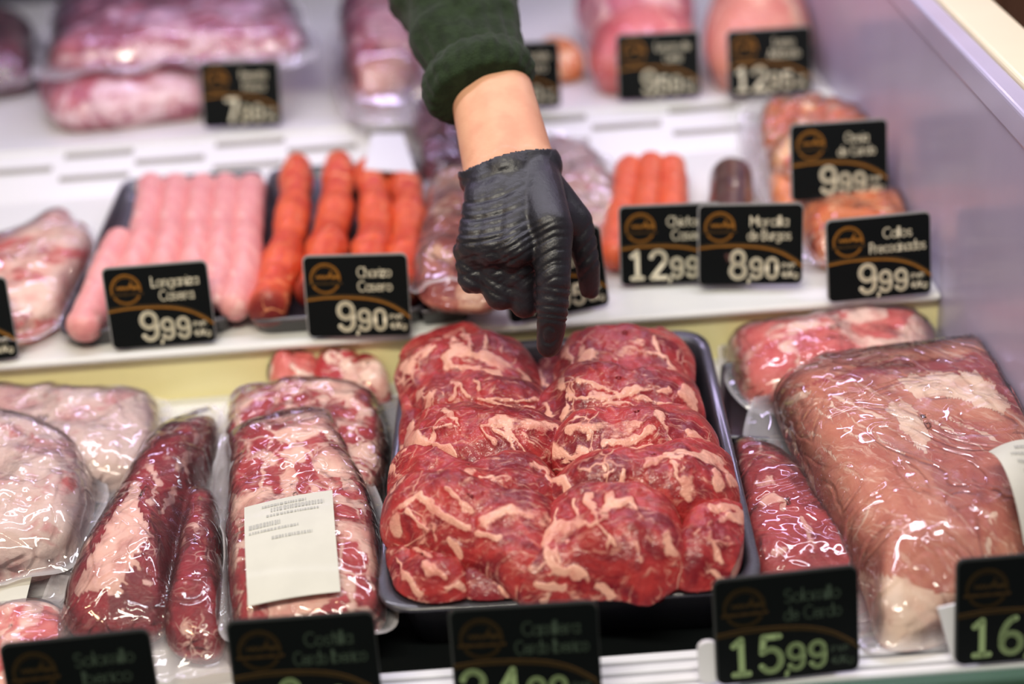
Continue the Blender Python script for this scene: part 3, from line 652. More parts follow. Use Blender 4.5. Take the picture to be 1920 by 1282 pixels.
r_, Bs_ = pack('pork_shoulder_pack', 'very large vacuum-packed pork shoulder with striped muscle on the right', [
    ([(1452,745),(1520,708),(1600,690),(1720,676),(1850,668),(1885,700),(1935,770),(1975,860),(2000,1000),(1960,1110),(1850,1170),(1730,1215),(1650,1205),(1620,1110),(1570,1020),(1530,940),(1490,860),(1460,790)], .060, M_shoulder, dict(e=4.5, seed=46, amp=.005, ns=14, up=.004),
     dict(n=260, m_=80, wob=4, relief=.0004,
          polys=[[(1680,712),(1760,700),(1830,698),(1900,760),(1880,775),(1800,745),(1715,745)], [(1690,745),(1725,770),(1742,820),(1738,850),(1715,830),(1690,790),(1665,765)],
                 [(1610,1070),(1700,1090),(1760,1110),(1800,1120),(1900,1180),(1700,1230),(1625,1200)], [(1458,760),(1500,735),(1520,735),(1475,770),(1470,790)]],
          lines=[([(1475,800),(1500,850),(1530,930)],6),([(1560,980),(1580,1020)],5),([(1600,720),(1680,760)],2),([(1540,735),(1700,800)],2),([(1520,760),(1640,840)],1.8),([(1560,760),(1700,850)],1.6),
                 ([(1740,780),(1850,850)],2),([(1780,780),(1880,830)],2),([(1500,790),(1600,890)],1.5),([(1860,960),(1850,1060)],5)],
          tones=[([(1480,735),(1620,683),(1850,660),(1895,700),(1925,780),(1900,765),(1840,700),(1700,695),(1560,715)],.85),([(1742,790),(1800,775),(1960,860),(1900,980),(1860,1040),(1780,960),(1745,870)],.35),
                 ([(1462,790),(1485,800),(1545,940),(1590,1030),(1570,1030),(1520,950)],.8)]))],
    [(1392,800),(1432,712),(1500,700),(1640,672),(1860,658),(1945,740),(2010,860),(2040,1010),(1980,1140),(1850,1200),(1720,1240),(1620,1230),(1585,1080),(1530,985),(1460,910),(1408,860)], DECK, .002, fseed=17, amp=.0016, ns=18)
sticker('paper_label', [(1848,905), (1975, 885), (2030, 1035), (1918, 1040)], Bs_, DECK, .03, 'white paper label on the pork shoulder at the right edge of the picture',
        [(.3,.9,.10,.05),(.2,.8,.2,.04),(.25,.9,.3,.04),(.3,.7,.4,.03)])
sticker('paper_label', [(-60,1040), (52, 1048), (22, 1165), (-80, 1180)], [], DECK, .0, 'blank white label lying under the pale pork pack at the left edge', [], extra=.012)
# ================================================================= MIDDLE SHELF
flatz = mid
pack('pork_belly_slab', 'thick pale pork belly slab with a meaty end at the left of the middle shelf', [
    ([(-80,500),(0,468),(60,444),(126,414),(156,438),(176,456),(170,492),(138,545),(112,595),(60,625),(10,640),(-80,650)], .036, M_belly, dict(e=5, seed=50, amp=.003, ns=25),
     dict(n=140, m_=40, lines=[([(-20,520),(60,480),(110,440)],16),([(-20,570),(50,560)],12),([(40,620),(95,590)],6)], tones=[([(30,560),(90,555),(80,590),(30,610)],.6),([(70,470),(110,450),(120,500),(80,510)],.2)]))],
    [(-90,490),(0,460),(60,438),(128,408),(170,440),(184,462),(176,500),(145,560),(118,605),(60,640),(0,652),(-90,660)], MID, 0., fseed=20, amp=.0012)
tray(pxquad([(108,652),(440,622),(500,332),(238,350)], MID, .004), .016, flatz, 'black foam tray under the pink longaniza sausages', lip=.004, taper=.004)
tray(pxquad([(466,628),(806,604),(800,318),(508,330)], MID, .004), .016, flatz, 'black foam tray under the red chorizos beside the pink sausages', lip=.004, taper=.004)
tray(pxquad([(790,610),(880,600),(900,300),(815,300)], MID, .004), .016, flatz, 'black foam tray under the brown vacuum pack left of the hand', lip=.004, taper=.004)
def saus(name, pts, r, up, mat, label, cat, group, lump, seed, **k):
    P3 = [on(x, y, MA_+up+z+.0015, MB_) for x, y, z in pts]
    for p in P3: p[2] += max(0, p[1]-1.290)*.35
    o = tube(name, P3, [r*q for q in k.pop('prof', (1, 1))], mat, None, lump=lump, seed=seed, **k)
    return tag(o, label, cat, group)
G1 = 'fresh pink longaniza sausages in the foam tray'
for i, (x0, x1) in enumerate([(285,270),(332,322),(380,372),(427,420),(472,464)]):
    saus('fresh_sausage', [(x0,340,0),(x0-4,384,.001),(x1,440,.001),(x1-4,480,0)], .0132, .0185, M_longa, 'pink sausage of the straight back bunch, '+('leftmost', 'second from left', 'middle one', 'second from right', 'rightmost')[i], 'sausage', G1, .0012, 60+i)
for i, q in enumerate([[(232,442,.008),(205,500,.006),(180,560,0),(150,628,-.004)], [(278,438,.010),(255,500,.006),(235,560,0),(226,580,-.004)], [(325,436,.010),(310,500,.006),(300,560,0),(294,578,-.004)],
                       [(372,434,.010),(366,500,.006),(356,560,0),(352,575,-.004)], [(418,434,.010),(415,500,.006),(408,560,0),(402,578,-.004)], [(460,436,.008),(462,490,.004),(452,545,0),(432,590,-.004)]]):
    saus('fresh_sausage', q, .0138, .0205, M_longa, 'pink sausage of the drooping front bunch, '+('leftmost', 'second from left', 'third from left', 'third from right', 'second from right', 'rightmost')[i], 'sausage', G1, .0014, 70+i)
G2 = 'red chorizos in the black tray'
for i, (q, lb) in enumerate([([(557,305,0),(553,370,0),(545,430,.001),(528,500,.001),(512,548,0),(498,590,0)], 'leftmost red chorizo with its blunt knotted end at the tray front'),
                       ([(636,300,0),(632,370,0),(622,430,.002),(605,500,.001),(592,540,0),(585,560,0)], 'second red chorizo from the left, bulging above the price tag'),
                       ([(690,310,0),(702,370,0),(706,430,.002),(690,500,.001),(684,530,0),(680,552,0)], 'third red chorizo from the left, under the white card'),
                       ([(750,320,0),(765,370,0),(768,430,0),(762,500,0),(758,530,0),(754,555,0)], 'rightmost red chorizo next to the brown vacuum pack')]):
    saus('chorizo', q, .0158, .019, M_chorizo, lb, 'sausage', G2, .0032, 80+i, prof=(.8, .95, .82, 1.05, .85, 1.08, .9, 1), ls=70, n=36, seg=110, blunt=1.8, attr_tone=(.93, 1.0))
saus('chorizo_piece', [(750,552,0),(784,515,.0)], .011, .014, M_chorizo, 'short red sausage end behind the right edge of the chorizo tag', 'sausage', None, .001, 90)
G3 = 'orange sausages behind the hand on the right'
for i, q in enumerate([[(1182,306,0),(1172,370,0),(1158,440,0),(1150,490,0)], [(1222,300,.004),(1216,370,.004),(1208,440,.004),(1204,480,.002)], [(1258,304,0),(1262,370,0),(1258,440,0),(1252,480,0)]]):
    saus('orange_sausage', q, .0135, .014, M_chis, ('leftmost', 'middle', 'rightmost')[i]+' orange sausage above the 12,99 price tag', 'sausage', G3, .0012, 92+i)
saus('black_pudding', [(1372,318,0),(1370,380,0),(1366,450,0),(1364,500,0)], .0190, .019, M_morc, 'thick dark brown black pudding above the 8,90 price tag', 'sausage', None, .0008, 97)
c3 = np.array([on(x, y, MA_+.040, MB_) for x, y in ((697,250),(755,250),(778,314),(682,309))]); c3[2:, 2] -= .004
o = mkobj('white_card', np.vstack([c3, c3-[0, 0, .0012]]), [(3, 2, 1, 0), (4, 5, 6, 7), (0, 1, 5, 4), (1, 2, 6, 5), (2, 3, 7, 6), (3, 0, 4, 7)], M_white, None, False)
tag(o, 'blank white plastic card lying on the top ends of the chorizos', 'card')
pack('brown_meat_pack', 'vacuum pack of brownish pork left of the gloved hand', [
    ([(815,345),(870,320),(930,330),(950,430),(940,560),(860,575),(790,560),(775,500),(795,420)], .036, M_brownpack, dict(e=3, seed=52, amp=.006, ns=30, up=.01), dict(n=120, m_=36, lines=[([(820,400),(850,380)],14),([(800,470),(840,480)],10)], tones=[([(790,515),(900,510),(900,560),(790,560)],.5)]))],
    [(800,330),(870,305),(950,315),(965,430),(950,575),(860,590),(770,575),(745,470),(780,410)], MID, .006, fseed=22, amp=.003)
pack('dark_meat_pack', 'dark vacuum pack in a black wrapper behind the chorizos near the sleeve', [
    ([(765,225),(800,195),(860,200),(900,240),(900,320),(850,345),(800,345),(780,300)], .04, M_dark, dict(e=3, seed=53, amp=.006, ns=30), dict(n=100, m_=30))],
    [(745,215),(790,180),(870,185),(915,240),(915,330),(850,360),(795,355),(765,300)], MID, 0.004, fseed=23, amp=.004)
pack('pale_pork_pack', 'pale pink film-wrapped pork just right of the bare wrist', [
    ([(1010,280),(1080,275),(1130,310),(1160,360),(1165,420),(1120,450),(1030,440)], .03, M_pale, dict(e=3, seed=54, amp=.005, ns=30), dict(n=100, m_=30))],
    [(1000,270),(1090,262),(1145,300),(1180,360),(1185,430),(1120,465),(1020,455)], MID, 0., fseed=24, amp=.003)
pack('pig_ear_pack', 'orange cooked pig ears piled beside the end panel behind their 9,99 tag', [
    ([(1425,225),(1470,205),(1540,205),(1610,228),(1660,262),(1670,340),(1600,380),(1500,385),(1445,340),(1425,280)], .046, M_orange, dict(e=2.6, seed=55, amp=.014, ns=38), dict(n=150, m_=44, lines=[([(1440,250),(1480,270),(1500,230)],7),([(1460,300),(1500,330)],6)]))],
    [(1385,215),(1470,190),(1560,196),(1630,222),(1680,262),(1690,350),(1600,398),(1480,395),(1420,350)], MID, 0., fseed=25, amp=.003)
pack('tripe_pack', 'orange block of cooked tripe behind the tag at the right end of the middle shelf', [
    ([(1500,400),(1530,378),(1600,372),(1680,374),(1705,395),(1712,455),(1690,480),(1560,490),(1515,470)], .030, M_orange, dict(e=5, seed=56, amp=.005, ns=30), dict(n=120, m_=36, tones=[([(1500,480),(1560,470),(1560,530),(1510,520)],.4)]))],
    [(1480,400),(1515,368),(1600,362),(1700,366),(1722,395),(1728,470),(1700,495),(1550,500),(1500,485)], MID, 0., fseed=26, amp=.002)
pack('pig_ear_pack', 'small orange piece lying between the black pudding and the pig ear tag', [
    ([(1440,330),(1475,318),(1500,345),(1510,400),(1490,425),(1455,410)], .03, M_orange, dict(e=2.6, seed=57, amp=.006, ns=50), dict(n=80, m_=24))], None, MID, 0.)
# ================================================================= BACK SHELF
def bpack(pts, T, mat, label, seed, up=0., fpts=None, amp=.006, ns=20, cat='meat piece', nm='pork_piece', e=3., **pk):
    return pack(nm, label, [(pts, T, mat, dict(e=e, seed=seed, amp=amp, ns=ns), dict(n=120, m_=36, **pk))], fpts, BACK, up, fseed=seed, amp=.003, child='meat', cat=cat)
bpack([(82,150),(200,138),(375,146),(383,190),(300,205),(180,220),(92,214)], .048, M_backbelly, 'streaky pork belly slab lying under the big vacuum pack at the back left', 101, e=5, amp=.004,
      lines=[([(120,215),(260,210)],14),([(235,160),(240,200)],8),([(300,200),(370,190)],9)])
bpack([(-120,70),(0,50),(62,60),(72,110),(40,145),(-120,150)], .06, M_dark, 'dark red vacuum pack at the far back left corner', 102, fpts=[(-120,60),(0,40),(80,50),(85,120),(50,155),(-120,160)])
bpack([(95,95),(130,10),(300,0),(520,5),(560,50),(572,85),(500,100),(300,112),(110,125)], .055, M_backbelly, 'large shiny vacuum pack of pink pork belly at the back left', 103, up=.040,
      fpts=[(60,130),(85,80),(110,0),(300,-15),(535,-10),(575,50),(596,85),(555,110),(300,122),(90,140)], cat='meat pack', nm='pork_belly_pack', e=3.4, lines=[([(120,110),(300,95),(540,100)],9),([(210,30),(300,40)],14),([(540,30),(560,80)],10)])
bpack([(635,120),(640,40),(700,-10),(770,0),(800,90),(790,145),(740,165),(670,168)], .085, M_ham, 'pink raw ham standing at the back left of the sleeve', 104, e=2.4, amp=.004, ns=10, fpts=[(620,130),(628,30),(700,-30),(790,-10),(820,90),(800,175),(740,198),(655,198)])
bpack([(1000,110),(1040,90),(1090,105),(1095,130),(1060,140),(1000,135)], .03, M_orange, 'small orange cured piece behind the half hidden tag right of the sleeve', 105)
bpack([(1110,90),(1160,60),(1240,50),(1300,70),(1310,100),(1290,125),(1140,138),(1105,120)], .07, M_morta, 'rounded pink cured pork piece behind the 9,50 price tag', 106, e=2.2, amp=.003, ns=12)
bpack([(1080,10),(1180,-30),(1280,-20),(1300,30),(1240,60),(1120,60)], .10, M_ham, 'dark pink meat piece at the top behind the 9,50 price tag', 107, e=2.4, amp=.004)
bpack([(1320,80),(1340,20),(1420,-20),(1500,0),(1525,45),(1515,90),(1470,112),(1350,125)], .085, M_cooked, 'big round cooked ham behind the 12,95 price tag', 108, e=2.3, amp=.003, ns=9)
# ================================================================= STROKE LETTERING
def arc(cx_, cy_, rx, ry, a0, a1, n=14):
    t = np.radians(np.linspace(a0, a1, n)); return [(cx_+rx*math.cos(q), cy_+ry*math.sin(q)) for q in t]
XH = .64; RR = .32
GL = {
 'o': (.64, [arc(.32,.32,.32,.32,0,360,22)]), 'a': (.64, [arc(.32,.32,.32,.32,0,360,22), [(.64,.64),(.64,0)]]),
 'c': (.56, [arc(.32,.32,.32,.32,45,315)]), 'e': (.64, [[(.02,.34),(.64,.34)], arc(.32,.32,.32,.32,3,320,20)]),
 'd': (.64, [arc(.32,.32,.32,.32,0,360,22), [(.64,1.),(.64,0)]]), 'b': (.64, [arc(.32,.32,.32,.32,0,360,22), [(0,1.),(0,0)]]),
 'g': (.64, [arc(.32,.32,.32,.32,0,360,22), [(.64,.64),(.64,-.02)], arc(.33,-.02,.31,.28,0,-150)]),
 'p': (.64, [arc(.32,.32,.32,.32,0,360,22), [(0,.64),(0,-.32)]]),
 'n': (.54, [[(0,0),(0,.64)], arc(.27,.37,.27,.27,180,0), [(.54,.37),(.54,0)]]),
 'm': (.9, [[(0,0),(0,.64)], arc(.225,.41,.225,.23,180,0), [(.45,.41),(.45,0)], arc(.675,.41,.225,.23,180,0), [(.9,.41),(.9,0)]]),
 'h': (.54, [[(0,0),(0,1.)], arc(.27,.37,.27,.27,180,0), [(.54,.37),(.54,0)]]),
 'u': (.54, [[(0,.64),(0,.27)], arc(.27,.27,.27,.27,180,360), [(.54,.64),(.54,0)]]),
 'r': (.34, [[(0,0),(0,.64)], arc(.27,.36,.27,.28,180,75)]), 'i': (.02, [[(0,0),(0,.64)], [(0,.88),(.001,.88)]]),
 'j': (.14, [[(.14,.64),(.14,-.1)]+arc(0,-.1,.14,.2,0,-80,6), [(.14,.88),(.141,.88)]]),
 'l': (.02, [[(0,0),(0,1.)]]), 't': (.36, [[(.14,.92),(.14,.15)], arc(.28,.15,.14,.15,180,280,6), [(0,.64),(.36,.64)]]),
 'z': (.48, [[(0,.64),(.48,.64),(0,0),(.48,0)]]), 'v': (.5, [[(0,.64),(.25,0),(.5,.64)]]),
 's': (.44, [arc(.23,.47,.2,.17,40,270,9)+arc(.22,.15,.22,.15,90,-140,9)]),
 'F': (.5, [[(0,0),(0,1),(.5,1)], [(0,.52),(.42,.52)]]),
 'L': (.5, [[(0,1),(0,0),(.5,0)]]), 'C': (.82, [arc(.5,.5,.5,.5,50,310,22)]), 'O': (1., [arc(.5,.5,.5,.5,0,360,30)]),
 'M': (.84, [[(0,0),(0,1),(.42,.35),(.84,1),(.84,0)]]), 'B': (.6, [[(0,0),(0,1),(.3,1)], arc(.3,.77,.26,.23,90,-90,10), [(.3,.54),(0,.54)], [(.3,.54)]+arc(.32,.27,.28,.27,90,-90,10)+[(0,0)]]),
 'P': (.58, [[(0,0),(0,1),(.3,1)]+arc(.3,.72,.28,.28,90,-90,12)+[(0,.44)]]), 'V': (.7, [[(0,1),(.35,0),(.7,1)]]), 'K': (.6, [[(0,0),(0,1)], [(.56,1),(.02,.45),(.6,0)]]),
 'S': (.6, [arc(.3,.74,.28,.26,35,270,12)+arc(.3,.24,.3,.24,90,-145,12)]), 'I': (.02, [[(0,0),(0,1)]]), 'J': (.5, [[(.5,1),(.5,.25)]+arc(.25,.25,.25,.25,0,-160,8)]),
 'A': (.76, [[(0,0),(.38,1),(.76,0)], [(.14,.34),(.62,.34)]]),
 '/': (.4, [[(0,-.05),(.4,1.05)]]), '.': (.02, [[(0,0),(.001,0)]]), '\u20ac': (.7, [arc(.45,.5,.38,.5,55,305,16), [(0,.6),(.55,.6)], [(0,.4),(.55,.4)]]),
 '0': (.5, [arc(.25,.72,.25,.28,0,180,12)+arc(.25,.28,.25,.28,180,360,12)+[(.5,.72)]]),
 '1': (.38, [[(0,.84),(.2,1),(.2,0)], [(0,0),(.38,0)]]),
 '2': (.56, [arc(.27,.72,.27,.28,165,-30,12)+[(.02,0),(.56,0)]]),
 '4': (.6, [[(.42,0),(.42,1),(0,.3),(.6,.3)]]),
 '5': (.54, [[(.5,1),(.08,1),(.04,.56)]+arc(.26,.32,.28,.32,110,-150,14)]),
 '6': (.52, [arc(.26,.28,.26,.28,0,360,20), arc(.40,.32,.40,.68,180,95,8)]),
 '7': (.5, [[(0,1),(.5,1),(.18,0)]]), '8': (.52, [arc(.26,.75,.22,.25,0,360,20), arc(.26,.26,.26,.26,0,360,20)]),
 '9': (.52, [arc(.26,.72,.26,.28,0,360,20), [(.52,.72),(.52,.35)]+arc(.26,.28,.26,.28,0,-150,10)]),
 ' ': (.28, []),
}
class Ink:
    def __init__(s): s.V = []; s.F = []
    def disc(s, x, y, r, n=10):
        b = len(s.V); s.V += [(x+r*math.cos(2*math.pi*i/n), y+r*math.sin(2*math.pi*i/n)) for i in range(n)]; s.F.append(tuple(range(b, b+n)))
    def line(s, pts, w):
        for p in pts: s.disc(p[0], p[1], w/2)
        for (x0, y0), (x1, y1) in zip(pts[:-1], pts[1:]):
            L_ = math.hypot(x1-x0, y1-y0)
            if L_ < 1e-7: continue
            nx, ny = -(y1-y0)/L_*w/2, (x1-x0)/L_*w/2; b = len(s.V)
            s.V += [(x0-nx, y0-ny), (x1-nx, y1-ny), (x1+nx, y1+ny), (x0+nx, y0+ny)]; s.F.append((b, b+1, b+2, b+3))
    def text(s, txt, x, y, h, w, width=None, align='c', track=.17):
        tot = sum(GL[c][0]+track for c in txt)-track
        sx = h if width is None else width/tot
        x0 = x-tot*sx/2 if align == 'c' else (x if align == 'l' else x-tot*sx)
        for c in txt:
            gw, st = GL[c]
            for q in st: s.line([(x0+a*sx, y+b*h) for a, b in q], w)
            x0 += (gw+track)*sx
TW, TH = .080, .063
def price_tag(cor, base, label, l1, l2, price, w1=None, w2=None, lean=16, holder=None, zup=0., group=None, dim=False, dist=None):
    """cor: bottom-left and bottom-right image corners on its stand plane"""
    (x0, y0), (x1, y1) = cor
    if dist: A = at(x0, y0, dist); B_ = at(x1, y1, dist)
    else: A = on(x0, y0, base[0]+zup, base[1]); B_ = on(x1, y1, base[0]+zup, base[1])
    mid_ = (A+B_)/2+np.array([0, 0, .0028]); X = (B_-A); X = X/np.linalg.norm(X)
    le = math.radians(lean); back = np.cross([0, 0, 1.], X); back /= np.linalg.norm(back)
    Yv = np.cross(back, X)*-1; Yv = np.array([0, 0, 1.])-X*X[2]; Yv /= np.linalg.norm(Yv)
    back = np.cross(Yv, X); Yd = Yv*math.cos(le)+back*math.sin(le); N = np.cross(X, Yd)
    root = empty('price_tag', mid_, label, 'price tag', group)
    def put(V2, z): return [mid_+X*(a-TW/2)+Yd*b+N*z for a, b in V2]
    def rr(x0, x1, y0, y1, r, n=6):
        o_ = []
        for cx_, cy_, a in ((x1-r, y1-r, 0), (x0+r, y1-r, 90), (x0+r, y0+r, 180), (x1-r, y0+r, 270)):
            o_ += arc(cx_, cy_, r, r, a, a+90, n)
        return o_
    def plate(name, q, z0, z1, mat):
        n = len(q); V = put(q, z1)+put(q, z0)
        return mkobj(name, V, [tuple(range(n)), tuple(range(2*n-1, n-1, -1))]+[(i, n+i, n+(i+1) % n, (i+1) % n) for i in range(n)], mat, root, False)
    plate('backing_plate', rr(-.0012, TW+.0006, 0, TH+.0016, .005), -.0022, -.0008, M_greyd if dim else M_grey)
    plate('card', rr(0, TW, 0, TH, .004), -.0008, 0, M_black)
    def ink(name, K, mat, z=.0003):
        if K.V: mkobj(name, put(K.V, z), K.F, mat, root, False)
    K = Ink()
    if l1: K.text(l1, TW*.68, TH*.74, .0078, .00092, w1)
    if l2: K.text(l2, TW*.68, TH*.565, .0078, .00092, w2)
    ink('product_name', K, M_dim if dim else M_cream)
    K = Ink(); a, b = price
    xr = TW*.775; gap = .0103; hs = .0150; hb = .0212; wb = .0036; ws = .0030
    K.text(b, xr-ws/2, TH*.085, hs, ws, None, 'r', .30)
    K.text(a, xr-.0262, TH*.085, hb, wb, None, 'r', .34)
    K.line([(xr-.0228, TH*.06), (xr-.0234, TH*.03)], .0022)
    ink('price', K, M_price_shaded if dim else M_cream)
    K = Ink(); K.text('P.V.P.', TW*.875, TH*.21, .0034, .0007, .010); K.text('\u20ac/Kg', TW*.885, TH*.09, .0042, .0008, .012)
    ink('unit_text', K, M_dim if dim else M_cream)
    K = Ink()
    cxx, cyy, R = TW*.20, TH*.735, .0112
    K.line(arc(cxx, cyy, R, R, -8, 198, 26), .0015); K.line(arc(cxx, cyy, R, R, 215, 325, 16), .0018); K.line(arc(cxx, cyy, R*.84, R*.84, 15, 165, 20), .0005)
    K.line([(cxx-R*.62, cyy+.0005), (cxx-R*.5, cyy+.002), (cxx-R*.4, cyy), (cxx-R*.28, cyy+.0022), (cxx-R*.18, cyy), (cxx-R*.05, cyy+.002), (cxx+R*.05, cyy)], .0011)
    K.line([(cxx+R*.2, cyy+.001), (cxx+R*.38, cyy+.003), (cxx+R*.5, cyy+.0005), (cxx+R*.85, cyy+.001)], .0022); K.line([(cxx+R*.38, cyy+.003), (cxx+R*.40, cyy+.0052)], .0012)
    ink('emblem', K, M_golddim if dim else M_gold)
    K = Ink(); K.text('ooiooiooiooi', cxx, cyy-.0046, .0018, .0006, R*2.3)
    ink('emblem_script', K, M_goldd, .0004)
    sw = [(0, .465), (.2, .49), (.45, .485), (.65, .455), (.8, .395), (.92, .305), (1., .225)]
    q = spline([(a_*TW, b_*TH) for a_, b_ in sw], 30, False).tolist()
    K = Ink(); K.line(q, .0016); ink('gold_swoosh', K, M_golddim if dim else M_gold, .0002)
    K = Ink(); K.line([(x_, y_+.0019) for x_, y_ in q[:-1]], .0007); ink('thin_swoosh', K, M_goldd, .0002)
    # plastic holder: foot behind the card, optional side wedge
    if holder == 'wedge':
        q = [(-.010, .034), (.002, .036), (.002, .0), (-.001, .0)]
        V = [mid_+X*(a_-TW/2)+Yd*b_-N*.004 for a_, b_ in q]+[mid_+X*(a_-TW/2)+Yd*b_-N*.006 for a_, b_ in q]
        mkobj('plastic_wedge', V, [(3, 2, 1, 0), (4, 5, 6, 7), (0, 1, 5, 4), (1, 2, 6, 5), (2, 3, 7, 6), (3, 0, 4, 7)], M_white, root, False)
    if holder == 'post':
        q = rr(-.0105, .001, 0, .026, .005)
        n = len(q); V = put(q, -.003)+put(q, -.006)
        mkobj('plastic_post', V, [tuple(range(n)), tuple(range(2*n-1, n-1, -1))]+[(i, n+i, n+(i+1) % n, (i+1) % n) for i in range(n)], M_white, root, False)
    V = []
    for a_ in (.012, TW-.012):
        for b_, z_ in ((0., -.0022), (.012, -.0022), (0., -.009)): V.append(mid_+X*(a_-TW/2)+Yd*b_+N*z_)
    mkobj('holder_foot', V, [(0, 1, 2), (5, 4, 3), (0, 3, 4, 1), (1, 4, 5, 2), (2, 5, 3, 0)], M_white, root, False)
    if dist or zup > .01:
        # clear stake carrying a raised tag down to the shelf
        zb = mid(mid_[1]) if base is MID else ZB if base is BACK else deck(mid_[1])
        p = mid_-N*.004
        V, Fc = box_vf(p[0]-.003, p[0]+.003, p[1]-.001, p[1]+.001, min(zb, p[2]-.003), p[2]+.01)
        mkobj('stake', V, Fc, M_white, root, False)
    return root
price_tag(((-158, 700), (34, 676)), MID, 'price tag cut off by the left picture edge before the pork belly slab', 'Chuletas', 'Saladas', ('9', '99'), .030, .030)
price_tag(((215, 660), (405, 645)), MID, 'black price tag reading Longaniza Casera 9,99', 'Longaniza', 'Casera', ('9', '99'), .036, .026, lean=12)
price_tag(((582, 638), (770, 634)), MID, 'black price tag reading Chorizo Casero 9,90', 'Chorizo', 'Casero', ('9', '90'), .026, .026, lean=12, holder=None)
price_tag(((962, 612), (1140, 577)), MID, 'black price tag mostly hidden behind the gloved hand', 'Lomo', 'Adobado', ('10', '95'), .018, .030, lean=12)
price_tag(((1168, 541), (1352, 534)), MID, 'black price tag reading 12,99, overlapped by the 8,90 tag', 'Chistorra', 'Casera', ('12', '99'), .034, .027, lean=12)
price_tag(((1314, 540), (1500, 538)), MID, 'black price tag reading Morcilla de Burgos 8,90', 'Morcilla', 'de Burgos', ('8', '90'), .029, .033, lean=12, zup=.004)
price_tag(((1557, 573), (1743, 555)), MID, 'black price tag reading Callos Precocinados 9,99', 'Callos', 'Precocinados', ('9', '99'), .022, .043, lean=12)
price_tag(((1490, 383), (1660, 372)), MID, 'black price tag reading Oreja de Cerdo 9,99', 'Oreja', 'de Cerdo', ('9', '99'), .019, .031, lean=14, dist=1.2)
price_tag(((382, 244), (530, 240)), BACK, 'blurred black price tag reading 7,80 at the back left', 'Panceta', 'Fresca', ('7', '80'), .026, .022)
price_tag(((900, 212), (1052, 205)), BACK, 'blurred price tag half hidden by the green sleeve cuff', 'Mortadela', 'Italiana', ('9', '90'), .032, .026)
price_tag(((1164, 193), (1310, 186)), BACK, 'blurred black price tag reading 9,50 on the back shelf', 'Lacon de', 'Cerdo', ('9', '50'), .033, .017)
price_tag(((1374, 187), (1516, 178)), BACK, 'blurred black price tag reading 12,95 on the back shelf near the end panel', 'Lomo', 'Adobado', ('12', '95'), .019, .030)
FT = (.9155, 0.)
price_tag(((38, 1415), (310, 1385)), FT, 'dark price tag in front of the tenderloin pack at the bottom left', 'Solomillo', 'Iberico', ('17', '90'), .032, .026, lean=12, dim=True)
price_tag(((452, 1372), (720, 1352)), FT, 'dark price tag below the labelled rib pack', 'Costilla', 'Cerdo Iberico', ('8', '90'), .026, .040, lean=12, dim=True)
price_tag(((860, 1350), (1130, 1335)), FT, 'dark price tag in front of the steak tray with tops of 24,90 in shade-dimmed green', 'Carrillera', 'Cerdo Iberico', ('24', '90'), .031, .040, lean=12, dim=True)
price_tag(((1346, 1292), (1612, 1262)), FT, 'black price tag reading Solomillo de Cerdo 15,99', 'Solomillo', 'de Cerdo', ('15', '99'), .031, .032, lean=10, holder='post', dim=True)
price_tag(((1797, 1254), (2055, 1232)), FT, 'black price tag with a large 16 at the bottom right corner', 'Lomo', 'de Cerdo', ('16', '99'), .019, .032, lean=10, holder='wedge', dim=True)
# ================================================================= PERSON: forearm, glove, sleeve
def cone(bm, p, q, r0, r1, seg=20):
    p, q = np.array(p), np.array(q); d = q-p; L_ = np.linalg.norm(d); k = max(2, int(L_/.003))
    rings = []
    T_ = d/L_; up = np.array([0, 0, 1.]) if abs(T_[2]) < .9 else np.array([1., 0, 0])
    A = np.cross(T_, up); A /= np.linalg.norm(A); B_ = np.cross(A, T_)
    prof = []
    for a in np.linspace(-90, 0, 7): prof.append((math.sin(math.radians(a))*r0, math.cos(math.radians(a))*r0))
    for t in np.linspace(0, 1, k)[1:]: prof.append((t*L_, r0+(r1-r0)*t))
    for a in np.linspace(0, 90, 7)[1:]: prof.append((L_+math.sin(math.radians(a))*r1, math.cos(math.radians(a))*r1))
    prof = [(s, max(r, 1e-5)) for s, r in prof]
    for s, r in prof:
        rings.append([bm.verts.new(tuple(p+T_*s+(A*math.cos(t)+B_*math.sin(t))*r)) for t in np.linspace(0, 2*math.pi, seg, endpoint=False)])
    for a, b in zip(rings[:-1], rings[1:]):
        for i in range(seg): bm.faces.new((a[i], a[(i+1) % seg], b[(i+1) % seg], b[i]))
    bm.faces.new(rings[0][::-1]); bm.faces.new(rings[-1])
def remeshed(bm, voxel, smooth=6):
    bmesh.ops.recalc_face_normals(bm, faces=bm.faces)
    me = bpy.data.meshes.new('tmp'); bm.to_mesh(me); bm.free()
    o = bpy.data.objects.new('tmp', me); COL.objects.link(o)
    r = o.modifiers.new('r', 'REMESH'); r.mode = 'VOXEL'; r.voxel_size = voxel
    s = o.modifiers.new('s', 'SMOOTH'); s.iterations = smooth; s.factor = .5
    dg = bpy.context.evaluated_depsgraph_get(); e = o.evaluated_get(dg)
    m2 = bpy.data.meshes.new_from_object(e)
    n = len(m2.vertices); co = np.empty(n*3); m2.vertices.foreach_get('co', co)
    no = np.empty(n*3); m2.vertices.foreach_get('normal', no)
    Fc = [tuple(p.vertices) for p in m2.polygons]
    bpy.data.objects.remove(o); bpy.data.meshes.remove(me); bpy.data.meshes.remove(m2)
    return co.reshape(-1, 3), no.reshape(-1, 3), Fc
K_ = .00035   # metres per image pixel at the hand's distance
